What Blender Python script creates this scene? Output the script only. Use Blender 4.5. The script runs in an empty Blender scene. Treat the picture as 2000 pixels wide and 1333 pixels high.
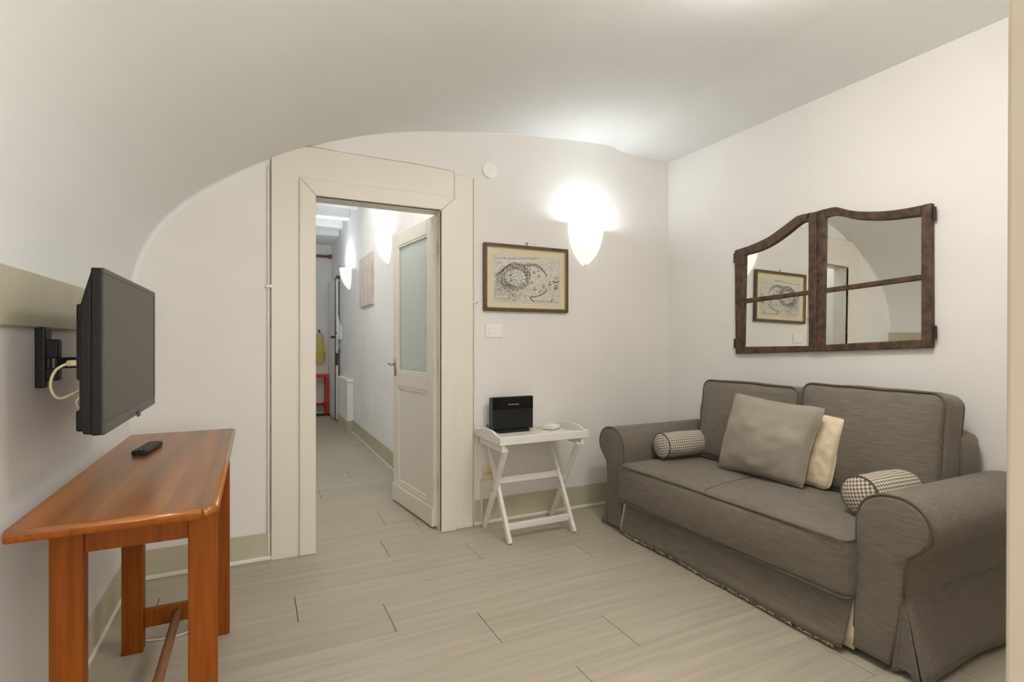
import bpy, bmesh, math, random
from mathutils import Vector, Matrix, noise

random.seed(7)
SC = bpy.context.scene
COL = SC.collection
PI = math.pi

# ------------------------------------------------------------------ camera
cam_d = bpy.data.cameras.new('camera')
cam_d.sensor_width = 36.0
cam_d.lens = 1027.0 * 36.0 / 2000.0
cam_d.clip_start = 0.02
cam = bpy.data.objects.new('camera', cam_d)
COL.objects.link(cam)
cam.location = (0, 0, 1.2)
cam.rotation_euler = (PI / 2, 0, -math.atan(502.0 / 1027.0))
SC.camera = cam

# ------------------------------------------------------------------ world, light, exposure
world = bpy.data.worlds.new('daylight')
SC.world = world
world.use_nodes = True
world.node_tree.nodes['Background'].inputs[0].default_value = (0.92, 0.96, 1.0, 1)
world.node_tree.nodes['Background'].inputs[1].default_value = 1.0

def area(name, loc, rot, sx, sy, power, col):
    d = bpy.data.lights.new(name, 'AREA')
    d.shape = 'RECTANGLE'; d.size = sx; d.size_y = sy; d.energy = power; d.color = col
    o = bpy.data.objects.new(name, d); COL.objects.link(o)
    o.location = loc; o.rotation_euler = rot
    return o
# added light panel outside the added, unseen window behind the camera
area('added_window_light', (0.95, -2.72, 1.5), (PI / 2, 0, 0), 2.3, 1.7, 74, (1.0, 0.97, 0.93))
# second added light panel, outside the added side window behind the partition
area('added_side_light', (3.06, -1.25, 1.5), (PI / 2, 0, PI / 2), 1.7, 1.7, 135, (1.0, 0.975, 0.94))

SC.view_settings.view_transform = 'Standard'
SC.view_settings.look = 'None'
SC.view_settings.gamma = 1.0
SC.view_settings.exposure = 0.0
SC.view_settings.use_curve_mapping = False
SC.cycles.use_denoising = True
SC.cycles.max_bounces = 12
SC.cycles.diffuse_bounces = 8

# ------------------------------------------------------------------ materials
def new_mat(name):
    m = bpy.data.materials.new(name); m.use_nodes = True
    nt = m.node_tree
    return m, nt, nt.nodes['Principled BSDF']

def N(nt, t, **kw):
    n = nt.nodes.new(t)
    for k, v in kw.items():
        if hasattr(n, k): setattr(n, k, v)
        else: n.inputs[k].default_value = v
    return n

def pmat(name, c1, c2=None, scale=4.0, stretch=(1, 1, 1), rough=0.6, bump=0.0, bscale=60.0, bstretch=None,
         metal=0.0, spec=0.5, coat=0.0, detail=4.0, coords='Object', objvar=0.0):
    """noise-mottled procedural surface with optional fine relief"""
    m, nt, b = new_mat(name)
    L = nt.links.new
    b.inputs['Roughness'].default_value = rough
    b.inputs['Metallic'].default_value = metal
    b.inputs['Specular IOR Level'].default_value = spec
    if coat:
        b.inputs['Coat Weight'].default_value = coat
        b.inputs['Coat Roughness'].default_value = 0.12
    tc = N(nt, 'ShaderNodeTexCoord')
    src = tc.outputs['Object']
    if coords == 'World':
        g = N(nt, 'ShaderNodeNewGeometry'); src = g.outputs['Position']
    oi = None
    if objvar:
        oi = N(nt, 'ShaderNodeObjectInfo')
        ad = N(nt, 'ShaderNodeVectorMath', operation='ADD')
        mu = N(nt, 'ShaderNodeMath', operation='MULTIPLY'); mu.inputs[1].default_value = 37.0
        L(oi.outputs['Random'], mu.inputs[0])
        L(src, ad.inputs[0]); L(mu.outputs[0], ad.inputs[1]); src = ad.outputs[0]
    c2 = c2 or c1
    mp = N(nt, 'ShaderNodeMapping'); mp.inputs['Scale'].default_value = stretch
    L(src, mp.inputs['Vector'])
    nz = N(nt, 'ShaderNodeTexNoise'); nz.inputs['Scale'].default_value = scale; nz.inputs['Detail'].default_value = detail
    L(mp.outputs[0], nz.inputs['Vector'])
    rp = N(nt, 'ShaderNodeValToRGB')
    rp.color_ramp.elements[0].position = 0.32; rp.color_ramp.elements[1].position = 0.68
    rp.color_ramp.elements[0].color = (*c1, 1); rp.color_ramp.elements[1].color = (*c2, 1)
    L(nz.outputs['Fac'], rp.inputs['Fac'])
    colout = rp.outputs['Color']
    if objvar:
        hs = N(nt, 'ShaderNodeHueSaturation')
        mr = N(nt, 'ShaderNodeMapRange'); mr.inputs['To Min'].default_value = 1 - objvar; mr.inputs['To Max'].default_value = 1 + objvar
        L(oi.outputs['Random'], mr.inputs['Value']); L(mr.outputs[0], hs.inputs['Value']); L(colout, hs.inputs['Color'])
        colout = hs.outputs['Color']
    L(colout, b.inputs['Base Color'])
    if bump:
        mp2 = N(nt, 'ShaderNodeMapping'); mp2.inputs['Scale'].default_value = bstretch or stretch
        L(src, mp2.inputs['Vector'])
        n2 = N(nt, 'ShaderNodeTexNoise'); n2.inputs['Scale'].default_value = bscale; n2.inputs['Detail'].default_value = 3
        L(mp2.outputs[0], n2.inputs['Vector'])
        bp = N(nt, 'ShaderNodeBump'); bp.inputs['Strength'].default_value = bump; bp.inputs['Distance'].default_value = 0.01
        L(n2.outputs['Fac'], bp.inputs['Height']); L(bp.outputs[0], b.inputs['Normal'])
    return m

M = {}
M['plaster'] = pmat('plaster', (0.735, 0.718, 0.69), (0.775, 0.76, 0.735), 1.6, rough=0.75, bump=0.10, bscale=14, spec=0.25)
M['ceiling'] = pmat('ceiling_plaster', (0.755, 0.762, 0.748), (0.79, 0.80, 0.79), 0.9, rough=0.8, bump=0.08, bscale=6, spec=0.2)
M['hallwall'] = pmat('hall_plaster', (0.80, 0.80, 0.79), (0.86, 0.86, 0.85), 1.8, rough=0.7, bump=0.12, bscale=10, spec=0.25)
M['cream'] = pmat('cream_paint', (0.72, 0.675, 0.605), (0.75, 0.71, 0.64), 2.5, rough=0.42, bump=0.05, bscale=25)
M['jamb'] = pmat('jamb_paint', (0.56, 0.49, 0.40), (0.59, 0.52, 0.43), 2.5, rough=0.6, bump=0.12, bscale=22)
M['olive'] = pmat('olive_paint', (0.46, 0.43, 0.315), (0.52, 0.485, 0.36), 6, (1, 1, 1), rough=0.5, bump=0.05, bscale=40)
M['strip'] = pmat('white_strip', (0.72, 0.69, 0.61), (0.78, 0.75, 0.68), 8, rough=0.45)
M['plank'] = pmat('floor_plank', (0.372, 0.334, 0.262), (0.455, 0.411, 0.332), 4.0, (0.45, 10, 1), rough=0.38, bump=0.10, bscale=26,
                  bstretch=(0.7, 10, 1), coords='World', objvar=0.03, detail=8, spec=0.45)
M['slab'] = pmat('subfloor', (0.05, 0.043, 0.035), rough=0.9)
M['deskwood'] = pmat('desk_wood', (0.175, 0.042, 0.003), (0.24, 0.064, 0.005), 5, (14, 14, 0.9), rough=0.45, bump=0.03, bscale=30, spec=0.15, objvar=0.04)
M['desktop'] = pmat('desk_top_wood', (0.155, 0.048, 0.007), (0.32, 0.112, 0.018), 2.2, (7, 0.5, 1), rough=0.30, bump=0.02, bscale=30, coat=0.15, spec=0.4, objvar=0.30, coords='World')
M['desklip'] = pmat('desk_lip_wood', (0.28, 0.092, 0.013), (0.34, 0.12, 0.021), 5, (2, 14, 14), rough=0.28, coat=0.5)
M['tvblack'] = pmat('tv_black', (0.008, 0.0075, 0.007), (0.011, 0.010, 0.009), 30, rough=0.35, spec=0.22)
M['tvbezel'] = pmat('tv_bezel', (0.035, 0.032, 0.028), (0.04, 0.037, 0.032), 30, rough=0.38)
M['screen'] = pmat('tv_screen', (0.042, 0.036, 0.031), (0.046, 0.039, 0.034), 3, rough=0.42, spec=0.55)
M['black'] = pmat('black_plastic', (0.010, 0.010, 0.0105), (0.015, 0.015, 0.015), 40, rough=0.45, spec=0.3)
M['gloss'] = pmat('gloss_black', (0.006, 0.006, 0.006), (0.01, 0.01, 0.01), 20, rough=0.12)
M['button'] = pmat('grey_button', (0.06, 0.06, 0.06), (0.09, 0.09, 0.09), 50, rough=0.5)
M['cable'] = pmat('cream_cable', (0.62, 0.52, 0.33), (0.68, 0.57, 0.38), 10, rough=0.5)
M['whiteplastic'] = pmat('white_plastic', (0.80, 0.79, 0.76), (0.84, 0.83, 0.80), 10, rough=0.35)
M['oldplastic'] = pmat('yellowed_plastic', (0.66, 0.58, 0.40), (0.70, 0.62, 0.45), 10, rough=0.4)
M['traywhite'] = pmat('white_tray_paint', (0.72, 0.70, 0.67), (0.78, 0.76, 0.73), 6, (1, 6, 6), rough=0.42, bump=0.03, bscale=30)
M['sofa'] = pmat('sofa_linen', (0.142, 0.122, 0.098), (0.185, 0.162, 0.132), 60, (1, 0.22, 2.2), rough=0.92, bump=0.22, bscale=190, bstretch=(1, 0.8, 2), spec=0.15)
for _n in ('Sheen Weight',): M['sofa'].node_tree.nodes['Principled BSDF'].inputs[_n].default_value = 0.22
M['sofa'].node_tree.nodes['Principled BSDF'].inputs['Sheen Roughness'].default_value = 0.45
M['sofa'].node_tree.nodes['Principled BSDF'].inputs['Sheen Tint'].default_value = (0.9, 0.87, 0.82, 1)
M['piping'] = pmat('sofa_piping', (0.10, 0.088, 0.073), (0.13, 0.115, 0.096), 30, rough=0.9, spec=0.1)
M['lining'] = pmat('cream_lining', (0.66, 0.55, 0.40), (0.74, 0.63, 0.48), 14, rough=0.9)
M['greycushion'] = pmat('grey_cushion', (0.285, 0.254, 0.213), (0.34, 0.306, 0.258), 7, rough=0.85, bump=0.25, bscale=220, spec=0.2)
M['creamcushion'] = pmat('cream_cushion', (0.66, 0.56, 0.40), (0.76, 0.66, 0.49), 14, rough=0.85, bump=0.3, bscale=40, spec=0.2)
M['mirrorwood'] = pmat('mirror_wood', (0.030, 0.017, 0.010), (0.115, 0.062, 0.034), 9, (6, 3, 3), rough=0.6, bump=0.35, bscale=60)
M['mirrordark'] = pmat('mirror_iron', (0.02, 0.014, 0.01), (0.05, 0.03, 0.02), 40, rough=0.6, metal=0.4)
M['frame'] = pmat('picture_frame_wood', (0.060, 0.034, 0.018), (0.135, 0.083, 0.045), 10, (6, 6, 6), rough=0.45)
M['gilt'] = pmat('frame_inner_gilt', (0.28, 0.20, 0.10), (0.34, 0.25, 0.13), 20, rough=0.45)
M['mat'] = pmat('picture_mat', (0.62, 0.55, 0.38), (0.67, 0.60, 0.43), 3, rough=0.8)
M['paper'] = pmat('print_paper', (0.56, 0.54, 0.47), (0.64, 0.61, 0.54), 9, rough=0.85)
M['ink'] = pmat('print_ink', (0.10, 0.10, 0.095), (0.22, 0.215, 0.20), 60, rough=0.9)
M['inkdark'] = pmat('print_ink_dark', (0.05, 0.05, 0.048), (0.10, 0.10, 0.095), 60, rough=0.9)
M['hallcanvas'] = pmat('hall_canvas', (0.72, 0.69, 0.66), (0.50, 0.38, 0.33), 4, (1, 5, 1.2), rough=0.8, detail=8)
M['beam'] = pmat('white_beam', (0.80, 0.80, 0.78), (0.86, 0.86, 0.84), 5, (1, 8, 8), rough=0.6, bump=0.1, bscale=12)
M['red'] = pmat('red_paint', (0.55, 0.035, 0.018), (0.66, 0.05, 0.025), 8, rough=0.4)
M['yellow'] = pmat('yellow_cloth', (0.55, 0.45, 0.10), (0.66, 0.56, 0.17), 9, rough=0.85)
M['rod'] = pmat('rod_wood', (0.20, 0.085, 0.035), (0.28, 0.125, 0.055), 9, (1, 8, 8), rough=0.5)
M['darkmetal'] = pmat('dark_metal', (0.05, 0.047, 0.042), (0.08, 0.075, 0.07), 30, rough=0.4, metal=0.6)
M['chrome'] = pmat('worn_brass', (0.40, 0.36, 0.30), (0.5, 0.46, 0.4), 30, rough=0.3, metal=1.0)
M['seam'] = pmat('seam_brown', (0.26, 0.20, 0.14), (0.38, 0.31, 0.23), 40, rough=0.9)  # own brown of the cracks around the boards
M['green'] = pmat('green_plug', (0.42, 0.55, 0.16), (0.5, 0.62, 0.25), 20, rough=0.4)
M['led'] = pmat('status_lights', (0.55, 0.55, 0.53), (0.6, 0.6, 0.58), 20, rough=0.5)

def mirror_mat():
    m, nt, b = new_mat('mirror_glass')
    b.inputs['Metallic'].default_value = 1.0
    b.inputs['Base Color'].default_value = (0.83, 0.84, 0.80, 1)
    b.inputs['Roughness'].default_value = 0.015
    tc = N(nt, 'ShaderNodeTexCoord'); nz = N(nt, 'ShaderNodeTexNoise'); nz.inputs['Scale'].default_value = 3.0
    bp = N(nt, 'ShaderNodeBump'); bp.inputs['Strength'].default_value = 0.01; bp.inputs['Distance'].default_value = 0.01
    nt.links.new(tc.outputs['Object'], nz.inputs['Vector']); nt.links.new(nz.outputs['Fac'], bp.inputs['Height'])
    nt.links.new(bp.outputs[0], b.inputs['Normal'])
    return m
M['mirror'] = mirror_mat()

def frosted():
    m, nt, b = new_mat('frosted_glass')
    L = nt.links.new
    tc = N(nt, 'ShaderNodeTexCoord'); vo = N(nt, 'ShaderNodeTexVoronoi'); vo.inputs['Scale'].default_value = 90
    bp = N(nt, 'ShaderNodeBump'); bp.inputs['Strength'].default_value = 0.5; bp.inputs['Distance'].default_value = 0.004
    L(tc.outputs['Object'], vo.inputs['Vector']); L(vo.outputs['Distance'], bp.inputs['Height'])
    L(bp.outputs[0], b.inputs['Normal'])
    b.inputs['Base Color'].default_value = (0.76, 0.83, 0.78, 1)
    b.inputs['Roughness'].default_value = 0.45
    b.inputs['Transmission Weight'].default_value = 0.45
    b.inputs['IOR'].default_value = 1.3
    return m
M['frosted'] = frosted()

def clear_glass():
    m = bpy.data.materials.new('clear_glass'); m.use_nodes = True
    nt = m.node_tree; nt.nodes.clear()
    o = N(nt, 'ShaderNodeOutputMaterial'); mx = N(nt, 'ShaderNodeMixShader'); mx.inputs[0].default_value = 0.05
    t = N(nt, 'ShaderNodeBsdfTransparent'); g = N(nt, 'ShaderNodeBsdfGlossy'); g.inputs['Roughness'].default_value = 0.03
    nt.links.new(t.outputs[0], mx.inputs[1]); nt.links.new(g.outputs[0], mx.inputs[2]); nt.links.new(mx.outputs[0], o.inputs[0])
    return m
M['glass'] = clear_glass()

def lamp_shade(strength):
    m = bpy.data.materials.new('lit_opal_glass'); m.use_nodes = True
    nt = m.node_tree; nt.nodes.clear()
    L = nt.links.new
    o = N(nt, 'ShaderNodeOutputMaterial'); ad = N(nt, 'ShaderNodeAddShader')
    p = N(nt, 'ShaderNodeBsdfPrincipled'); p.inputs['Base Color'].default_value = (0.85, 0.84, 0.82, 1); p.inputs['Roughness'].default_value = 0.25
    e = N(nt, 'ShaderNodeEmission'); e.inputs['Color'].default_value = (1, 0.97, 0.925, 1); e.inputs['Strength'].default_value = strength
    L(p.outputs[0], ad.inputs[0]); L(e.outputs[0], ad.inputs[1]); L(ad.outputs[0], o.inputs[0])
    return m
M['shade'] = lamp_shade(0.6)

def gingham():
    m, nt, b = new_mat('gingham')
    L = nt.links.new
    b.inputs['Roughness'].default_value = 0.9
    b.inputs['Specular IOR Level'].default_value = 0.15
    uv = N(nt, 'ShaderNodeUVMap'); sp = N(nt, 'ShaderNodeSeparateXYZ'); L(uv.outputs[0], sp.inputs[0])
    outs = []
    for ch in ('X', 'Y'):
        a = N(nt, 'ShaderNodeMath', operation='MULTIPLY'); a.inputs[1].default_value = 1 / 0.0155
        f = N(nt, 'ShaderNodeMath', operation='FRACT'); g = N(nt, 'ShaderNodeMath', operation='GREATER_THAN'); g.inputs[1].default_value = 0.5
        L(sp.outputs[ch], a.inputs[0]); L(a.outputs[0], f.inputs[0]); L(f.outputs[0], g.inputs[0]); outs.append(g.outputs[0])
    s = N(nt, 'ShaderNodeMath', operation='ADD'); L(outs[0], s.inputs[0]); L(outs[1], s.inputs[1])
    h = N(nt, 'ShaderNodeMath', operation='MULTIPLY'); h.inputs[1].default_value = 0.5; L(s.outputs[0], h.inputs[0])
    mx = N(nt, 'ShaderNodeMix', data_type='RGBA')
    mx.inputs['A'].default_value = (0.70, 0.64, 0.54, 1); mx.inputs['B'].default_value = (0.13, 0.10, 0.08, 1)
    for i in mx.inputs:
        if i.name == 'A' and i.type == 'RGBA': i.default_value = (0.70, 0.64, 0.54, 1)
        if i.name == 'B' and i.type == 'RGBA': i.default_value = (0.13, 0.10, 0.08, 1)
    L(h.outputs[0], mx.inputs[0])
    oc = [x for x in mx.outputs if x.type == 'RGBA'][0]
    L(oc, b.inputs['Base Color'])
    return m
M['gingham'] = gingham()

# ------------------------------------------------------------------ mesh helpers
class MB:
    def __init__(s): s.v = []; s.f = []; s.uv = None
    def add(s, vs, fs):
        o = len(s.v); s.v += [tuple(p) for p in vs]; s.f += [tuple(i + o for i in f) for f in fs]; return s
    def box(s, x0, x1, y0, y1, z0, z1):
        return s.add([(x0, y0, z0), (x1, y0, z0), (x1, y1, z0), (x0, y1, z0), (x0, y0, z1), (x1, y0, z1), (x1, y1, z1), (x0, y1, z1)],
                     [(0, 3, 2, 1), (4, 5, 6, 7), (0, 1, 5, 4), (1, 2, 6, 5), (2, 3, 7, 6), (3, 0, 4, 7)])
    def prism(s, poly, ax, a, b):
        f = {'x': lambda p, t: (t, p[0], p[1]), 'y': lambda p, t: (p[0], t, p[1]), 'z': lambda p, t: (p[0], p[1], t)}[ax]
        n = len(poly)
        return s.add([f(p, a) for p in poly] + [f(p, b) for p in poly],
                     [tuple(range(n)), tuple(range(n, 2 * n))] + [(i, (i + 1) % n, n + (i + 1) % n, n + i) for i in range(n)])
    def bar(s, p, q, w, h, up=(0, 0, 1)):
        """rectangular bar from p to q; w across, h along the projected up"""
        p = Vector(p); q = Vector(q); d = (q - p).normalized(); u = Vector(up); u = (u - d * u.dot(d)).normalized(); r = d.cross(u)
        c = [(-1, -1), (1, -1), (1, 1), (-1, 1)]
        vs = [e + r * (a * w / 2) + u * (b * h / 2) for e in (p, q) for a, b in c]
        return s.add(vs, [(0, 1, 2, 3), (4, 5, 6, 7), (0, 1, 5, 4), (1, 2, 6, 5), (2, 3, 7, 6), (3, 0, 4, 7)])
    def tube(s, path, r, n=8, closed=False):
        P = [Vector(p) for p in path]; k = len(P); rings = []; u = None
        for i, p in enumerate(P):
            a = P[(i - 1) % k] if (closed or i > 0) else p
            b = P[(i + 1) % k] if (closed or i < k - 1) else p
            d = (b - a)
            d = d.normalized() if d.length > 1e-9 else Vector((0, 0, 1))
            if u is None:
                u = d.orthogonal().normalized()
            else:
                u = u - d * u.dot(d); u = u.normalized() if u.length > 1e-6 else d.orthogonal().normalized()
            w = d.cross(u)
            rr = r[i] if isinstance(r, (list, tuple)) else r
            rings.append([p + (u * math.cos(2 * PI * j / n) + w * math.sin(2 * PI * j / n)) * rr for j in range(n)])
        vs = [v for g in rings for v in g]; fs = []
        for i in range(k if closed else k - 1):
            a = i * n; b = ((i + 1) % k) * n
            fs += [(a + j, a + (j + 1) % n, b + (j + 1) % n, b + j) for j in range(n)]
        if not closed:
            fs += [tuple(range(n)), tuple((k - 1) * n + j for j in range(n))]
        return s.add(vs, fs)
    def lathe(s, prof, c, n=16):
        """profile (r, z) turned round the vertical through c"""
        return s.tube([(c[0], c[1], c[2] + z) for r, z in prof], [max(r, 1e-4) for r, z in prof], n)
    def grid(s, fn, nu, nv, closed_u=False):
        vs = [fn(i / nu, j / nv) for j in range(nv + 1) for i in range(nu + (0 if closed_u else 1))]
        w = nu if closed_u else nu + 1
        fs = [(j * w + i, j * w + (i + 1) % w, (j + 1) * w + (i + 1) % w, (j + 1) * w + i) for j in range(nv) for i in range(nu)]
        return s.add(vs, fs)
    def build(s, name, mat, parent=None, smooth=False, bevel=0, seg=2, loc=None, solid=0, weld=False, subsurf=0, recalc=True):
        base = Vector((0, 0, 0))
        if parent is not None:
            q = parent
            while q is not None: base += Vector(q.location); q = q.parent
        elif loc is not None: base = Vector(loc)
        me = bpy.data.meshes.new(name)
        me.from_pydata([tuple(Vector(v) - base) for v in s.v], [], s.f)
        bm = bmesh.new(); bm.from_mesh(me)
        if weld: bmesh.ops.remove_doubles(bm, verts=bm.verts, dist=1e-5)
        if recalc: bmesh.ops.recalc_face_normals(bm, faces=bm.faces)
        bm.to_mesh(me); bm.free()
        if s.uv:
            ul = me.uv_layers.new(name='UVMap')
            for p in me.polygons:
                for li in p.loop_indices: ul.data[li].uv = s.uv[me.loops[li].vertex_index]
        me.materials.append(M[mat] if isinstance(mat, str) else mat)
        if smooth:
            for p in me.polygons: p.use_smooth = True
        o = bpy.data.objects.new(name, me); COL.objects.link(o)
        if parent is not None: o.parent = parent
        else: o.location = base
        if solid:
            md = o.modifiers.new('thickness', 'SOLIDIFY'); md.thickness = solid; md.offset = 0
        if bevel:
            md = o.modifiers.new('edge', 'BEVEL'); md.width = bevel; md.segments = seg; md.limit_method = 'ANGLE'; md.angle_limit = math.radians(35)
            md.harden_normals = False
        if subsurf:
            md = o.modifiers.new('smooth', 'SUBSURF'); md.levels = subsurf; md.render_levels = subsurf
        return o

def tag(o, label=None, cat=None, group=None, kind=None):
    if label: o['label'] = label
    if cat: o['category'] = cat
    if group: o['group'] = group
    if kind: o['kind'] = kind
    return o

def thing(name, loc, label, cat, group=None, kind=None):
    o = bpy.data.objects.new(name, None); COL.objects.link(o); o.location = loc; o.empty_display_size = 0.1
    return tag(o, label, cat, group, kind)

def spline(pts, n=8):
    """Catmull-Rom through 2-D or 3-D points"""
    P = [Vector(p) for p in pts]; out = []
    for i in range(len(P) - 1):
        a = P[max(i - 1, 0)]; b = P[i]; c = P[i + 1]; d = P[min(i + 2, len(P) - 1)]
        for k in range(n):
            t = k / n
            out.append(0.5 * ((2 * b) + (c - a) * t + (2 * a - 5 * b + 4 * c - d) * t * t + (3 * b - a - 3 * c + d) * t ** 3))
    out.append(P[-1])
    return [tuple(p) for p in out]

# ------------------------------------------------------------------ the shell of the room
XL, XR, YB, YF = -0.56, 2.928, 3.18, -2.6

# floor and planks
floor = tag(MB().box(XL - 0.1, XR + 0.1, YF - 0.1, 9.5, -0.08, -0.010).build('floor', 'slab'),
            'pale grey-brown wood-look plank floor of room and hallway', 'floor', kind='structure')
W = 0.2585
joints = {-3: 0.95, -2: 0.675, -1: 1.12, 0: 0.167, 1: 0.525, 2: 0.882, 3: 1.36, 4: 1.065, 5: 2.00}
LEN = 1.52
def plank(x0, x1, y0, y1):
    cx, cy = (x0 + x1) / 2, (y0 + y1) / 2
    b = MB().box(x0 + 0.0016, x1 - 0.0016, y0 + 0.00035, y1 - 0.00035, -0.010, 0.0)
    me = b.build('plank', 'plank', None, loc=(cx, cy, 0))
    me.parent = floor
r = -24
while True:
    y1 = 2.672 - r * W; y0 = y1 - W
    if y1 < -1.0: break
    if y0 > 9.3: r += 1; continue
    j = joints.get(r, (0.167 + 0.61 * r) % LEN)
    xa, xb = (XL, XR) if y0 < 3.05 else (0.05, 1.153)
    x = j - 4 * LEN
    while x < xb:
        a, b = max(x, xa), min(x + LEN, xb)
        if b - a > 0.03: plank(a, b, y0, min(y1, 9.3))
        x += LEN
    r += 1

# walls
def wall(name, mb, mat, label):
    return tag(mb.build(name, mat), label, 'wall', kind='structure')
OX0, OX1, OZ = 0.309, 1.048, 2.02
mb = MB()
mb.prism([(XL - 0.1, -0.01), (OX0 - 0.02, -0.01), (OX0 - 0.02, OZ + 0.02), (OX1 + 0.02, OZ + 0.02), (OX1 + 0.02, -0.01), (XR + 0.1, -0.01), (XR + 0.1, 3.2), (XL - 0.1, 3.2)], 'y', YB, YB + 0.11)
wall_back = wall('wall_back', mb, 'plaster', 'white plaster end wall with arched top around the doorway')
wall('wall_left', MB().box(XL - 0.1, XL, YF, YB, -0.01, 2.9), 'plaster', 'white plaster wall behind the television, curving into the vault')
mb = MB()
sy0, sy1, wz0, wz1 = -2.05, -0.45, 0.7, 2.3
mb.box(XR, XR + 0.1, YF, sy0, -0.01, 2.9); mb.box(XR, XR + 0.1, sy1, YB, -0.01, 2.9)
mb.box(XR, XR + 0.1, sy0, sy1, -0.01, wz0); mb.box(XR, XR + 0.1, sy0, sy1, wz1, 2.9)
wall('wall_right', mb, 'plaster', 'white plaster wall behind the sofa and mirror')
# wall behind the camera with an added window
mb = MB()
wx0, wx1, wz0, wz1 = -0.15, 2.05, 0.7, 2.3
mb.box(XL - 0.1, wx0, YF - 0.1, YF, -0.01, 2.9); mb.box(wx1, XR + 0.1, YF - 0.1, YF, -0.01, 2.9)
mb.box(wx0, wx1, YF - 0.1, YF, -0.01, wz0); mb.box(wx0, wx1, YF - 0.1, YF, wz1, 2.9)
wall('wall_front', mb, 'plaster', 'white plaster wall with added window behind the viewpoint')
added_win = thing('added_window_1', ((wx0 + wx1) / 2, YF - 0.05, wz0), 'added white framed casement window behind the viewpoint', 'window', kind='structure')  # unseen window, added to let fill light in
for x in (wx0 + 0.02, wx1 - 0.02): MB().box(x - 0.03, x + 0.03, YF - 0.08, YF - 0.02, wz0, wz1).build('stile', 'cream', added_win, bevel=0.004)
for z in (wz0 + 0.02, wz1 - 0.02): MB().box(wx0, wx1, YF - 0.08, YF - 0.02, z - 0.03, z + 0.03).build('rail', 'cream', added_win, bevel=0.004)
MB().box(0.92, 0.98, YF - 0.08, YF - 0.02, wz0, wz1).build('mullion', 'cream', added_win, bevel=0.004)
for a, b in ((wx0, 0.92), (0.98, wx1)): MB().box(a, b, YF - 0.052, YF - 0.048, wz0, wz1).build('pane', 'glass', added_win)
added_win2 = thing('added_window_2', (XR + 0.05, (sy0 + sy1) / 2, wz0), 'added white framed side window beyond the partition wall', 'window', kind='structure')  # unseen side window, added to light the left wall and vault
for y in (sy0 + 0.02, sy1 - 0.02): MB().box(XR + 0.02, XR + 0.08, y - 0.03, y + 0.03, wz0, wz1).build('stile', 'cream', added_win2, bevel=0.004)
for z in (wz0 + 0.02, wz1 - 0.02): MB().box(XR + 0.02, XR + 0.08, sy0, sy1, z - 0.03, z + 0.03).build('rail', 'cream', added_win2, bevel=0.004)
MB().box(XR + 0.02, XR + 0.08, -1.28, -1.22, wz0, wz1).build('mullion', 'cream', added_win2, bevel=0.004)
for a, b in ((sy0, -1.28), (-1.22, sy1)): MB().box(XR + 0.048, XR + 0.052, a, b, wz0, wz1).build('pane', 'glass', added_win2)
# partition stub whose cream end face closes the picture on the right
mb = MB()
xa, ya = 0.95, 0.3605
mb.add([(xa - 0.009, 0.16, -0.01), (XR, 0.16, -0.01), (XR, ya, -0.01), (xa - 0.009, ya, -0.01),
        (xa + 0.012, 0.16, 2.75), (XR, 0.16, 2.75), (XR, ya, 2.75), (xa + 0.012, ya, 2.75)],
       [(0, 3, 2, 1), (4, 5, 6, 7), (0, 1, 5, 4), (1, 2, 6, 5), (2, 3, 7, 6), (3, 0, 4, 7)])
o = mb.build('wall_partition', 'jamb', bevel=0.006, seg=3)
tag(o, 'cream painted end of partition wall close by on the right', 'wall', kind='structure')

# vaulted ceiling: profile (x, z) swept along the room
prof = spline([(XL, 1.30), (-0.552, 1.50), (-0.515, 1.64), (-0.455, 1.765), (-0.375, 1.87), (-0.27, 1.972), (-0.118, 2.086), (0.081, 2.21), (0.238, 2.288), (0.432, 2.368),
               (0.697, 2.452), (1.051, 2.525), (1.554, 2.597), (1.957, 2.630), (2.31, 2.648)], 6)
def fillet_r(x):
    return 0.008 + 0.024 * max(0.0, min(1.0, (0.35 - x) / 0.6))
NF, NV = 8, 36
def vault(u, v):
    i = u * (len(prof) - 1); k = min(int(i), len(prof) - 2); t = i - k
    x = prof[k][0] * (1 - t) + prof[k + 1][0] * t; z = prof[k][1] * (1 - t) + prof[k + 1][1] * t
    a_, b_ = prof[max(k - 1, 0)], prof[min(k + 2, len(prof) - 1)]
    tx, tz_ = b_[0] - a_[0], b_[1] - a_[1]; l = math.hypot(tx, tz_); nx, nz = tz_ / l, -tx / l     # towards the room
    r = fillet_r(x); row = round(v * (NF + NV)); ins = 0.0
    if row <= NF:
        a = PI / 2 * row / NF; y = YB - r + r * math.cos(a); ins = (r - r * math.sin(a)) * 0.8 - 0.15 * r * (1 - row / NF)
    else:
        y = (YB - r) - (row - NF) / NV * (YB - r - YF)
    w = 0.010 * noise.noise(Vector((x * 1.6, y * 1.1, 3.3)))
    if z < 1.6: w *= max(0, (z - 1.3) / 0.3)
    if ins < 0: ins = 0
    f = 1.0 if u < 0.9 else max(0, (1 - u) / 0.1)
    return (x + nx * ins * f, y, z + w + nz * ins * f)
mb = MB(); mb.grid(vault, len(prof) - 1, NF + NV)
tail = spline([(2.31, 2.648), (2.40, 2.638), (2.46, 2.622), (2.56, 2.615), (2.72, 2.612), (XR, 2.603)], 5)
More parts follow.
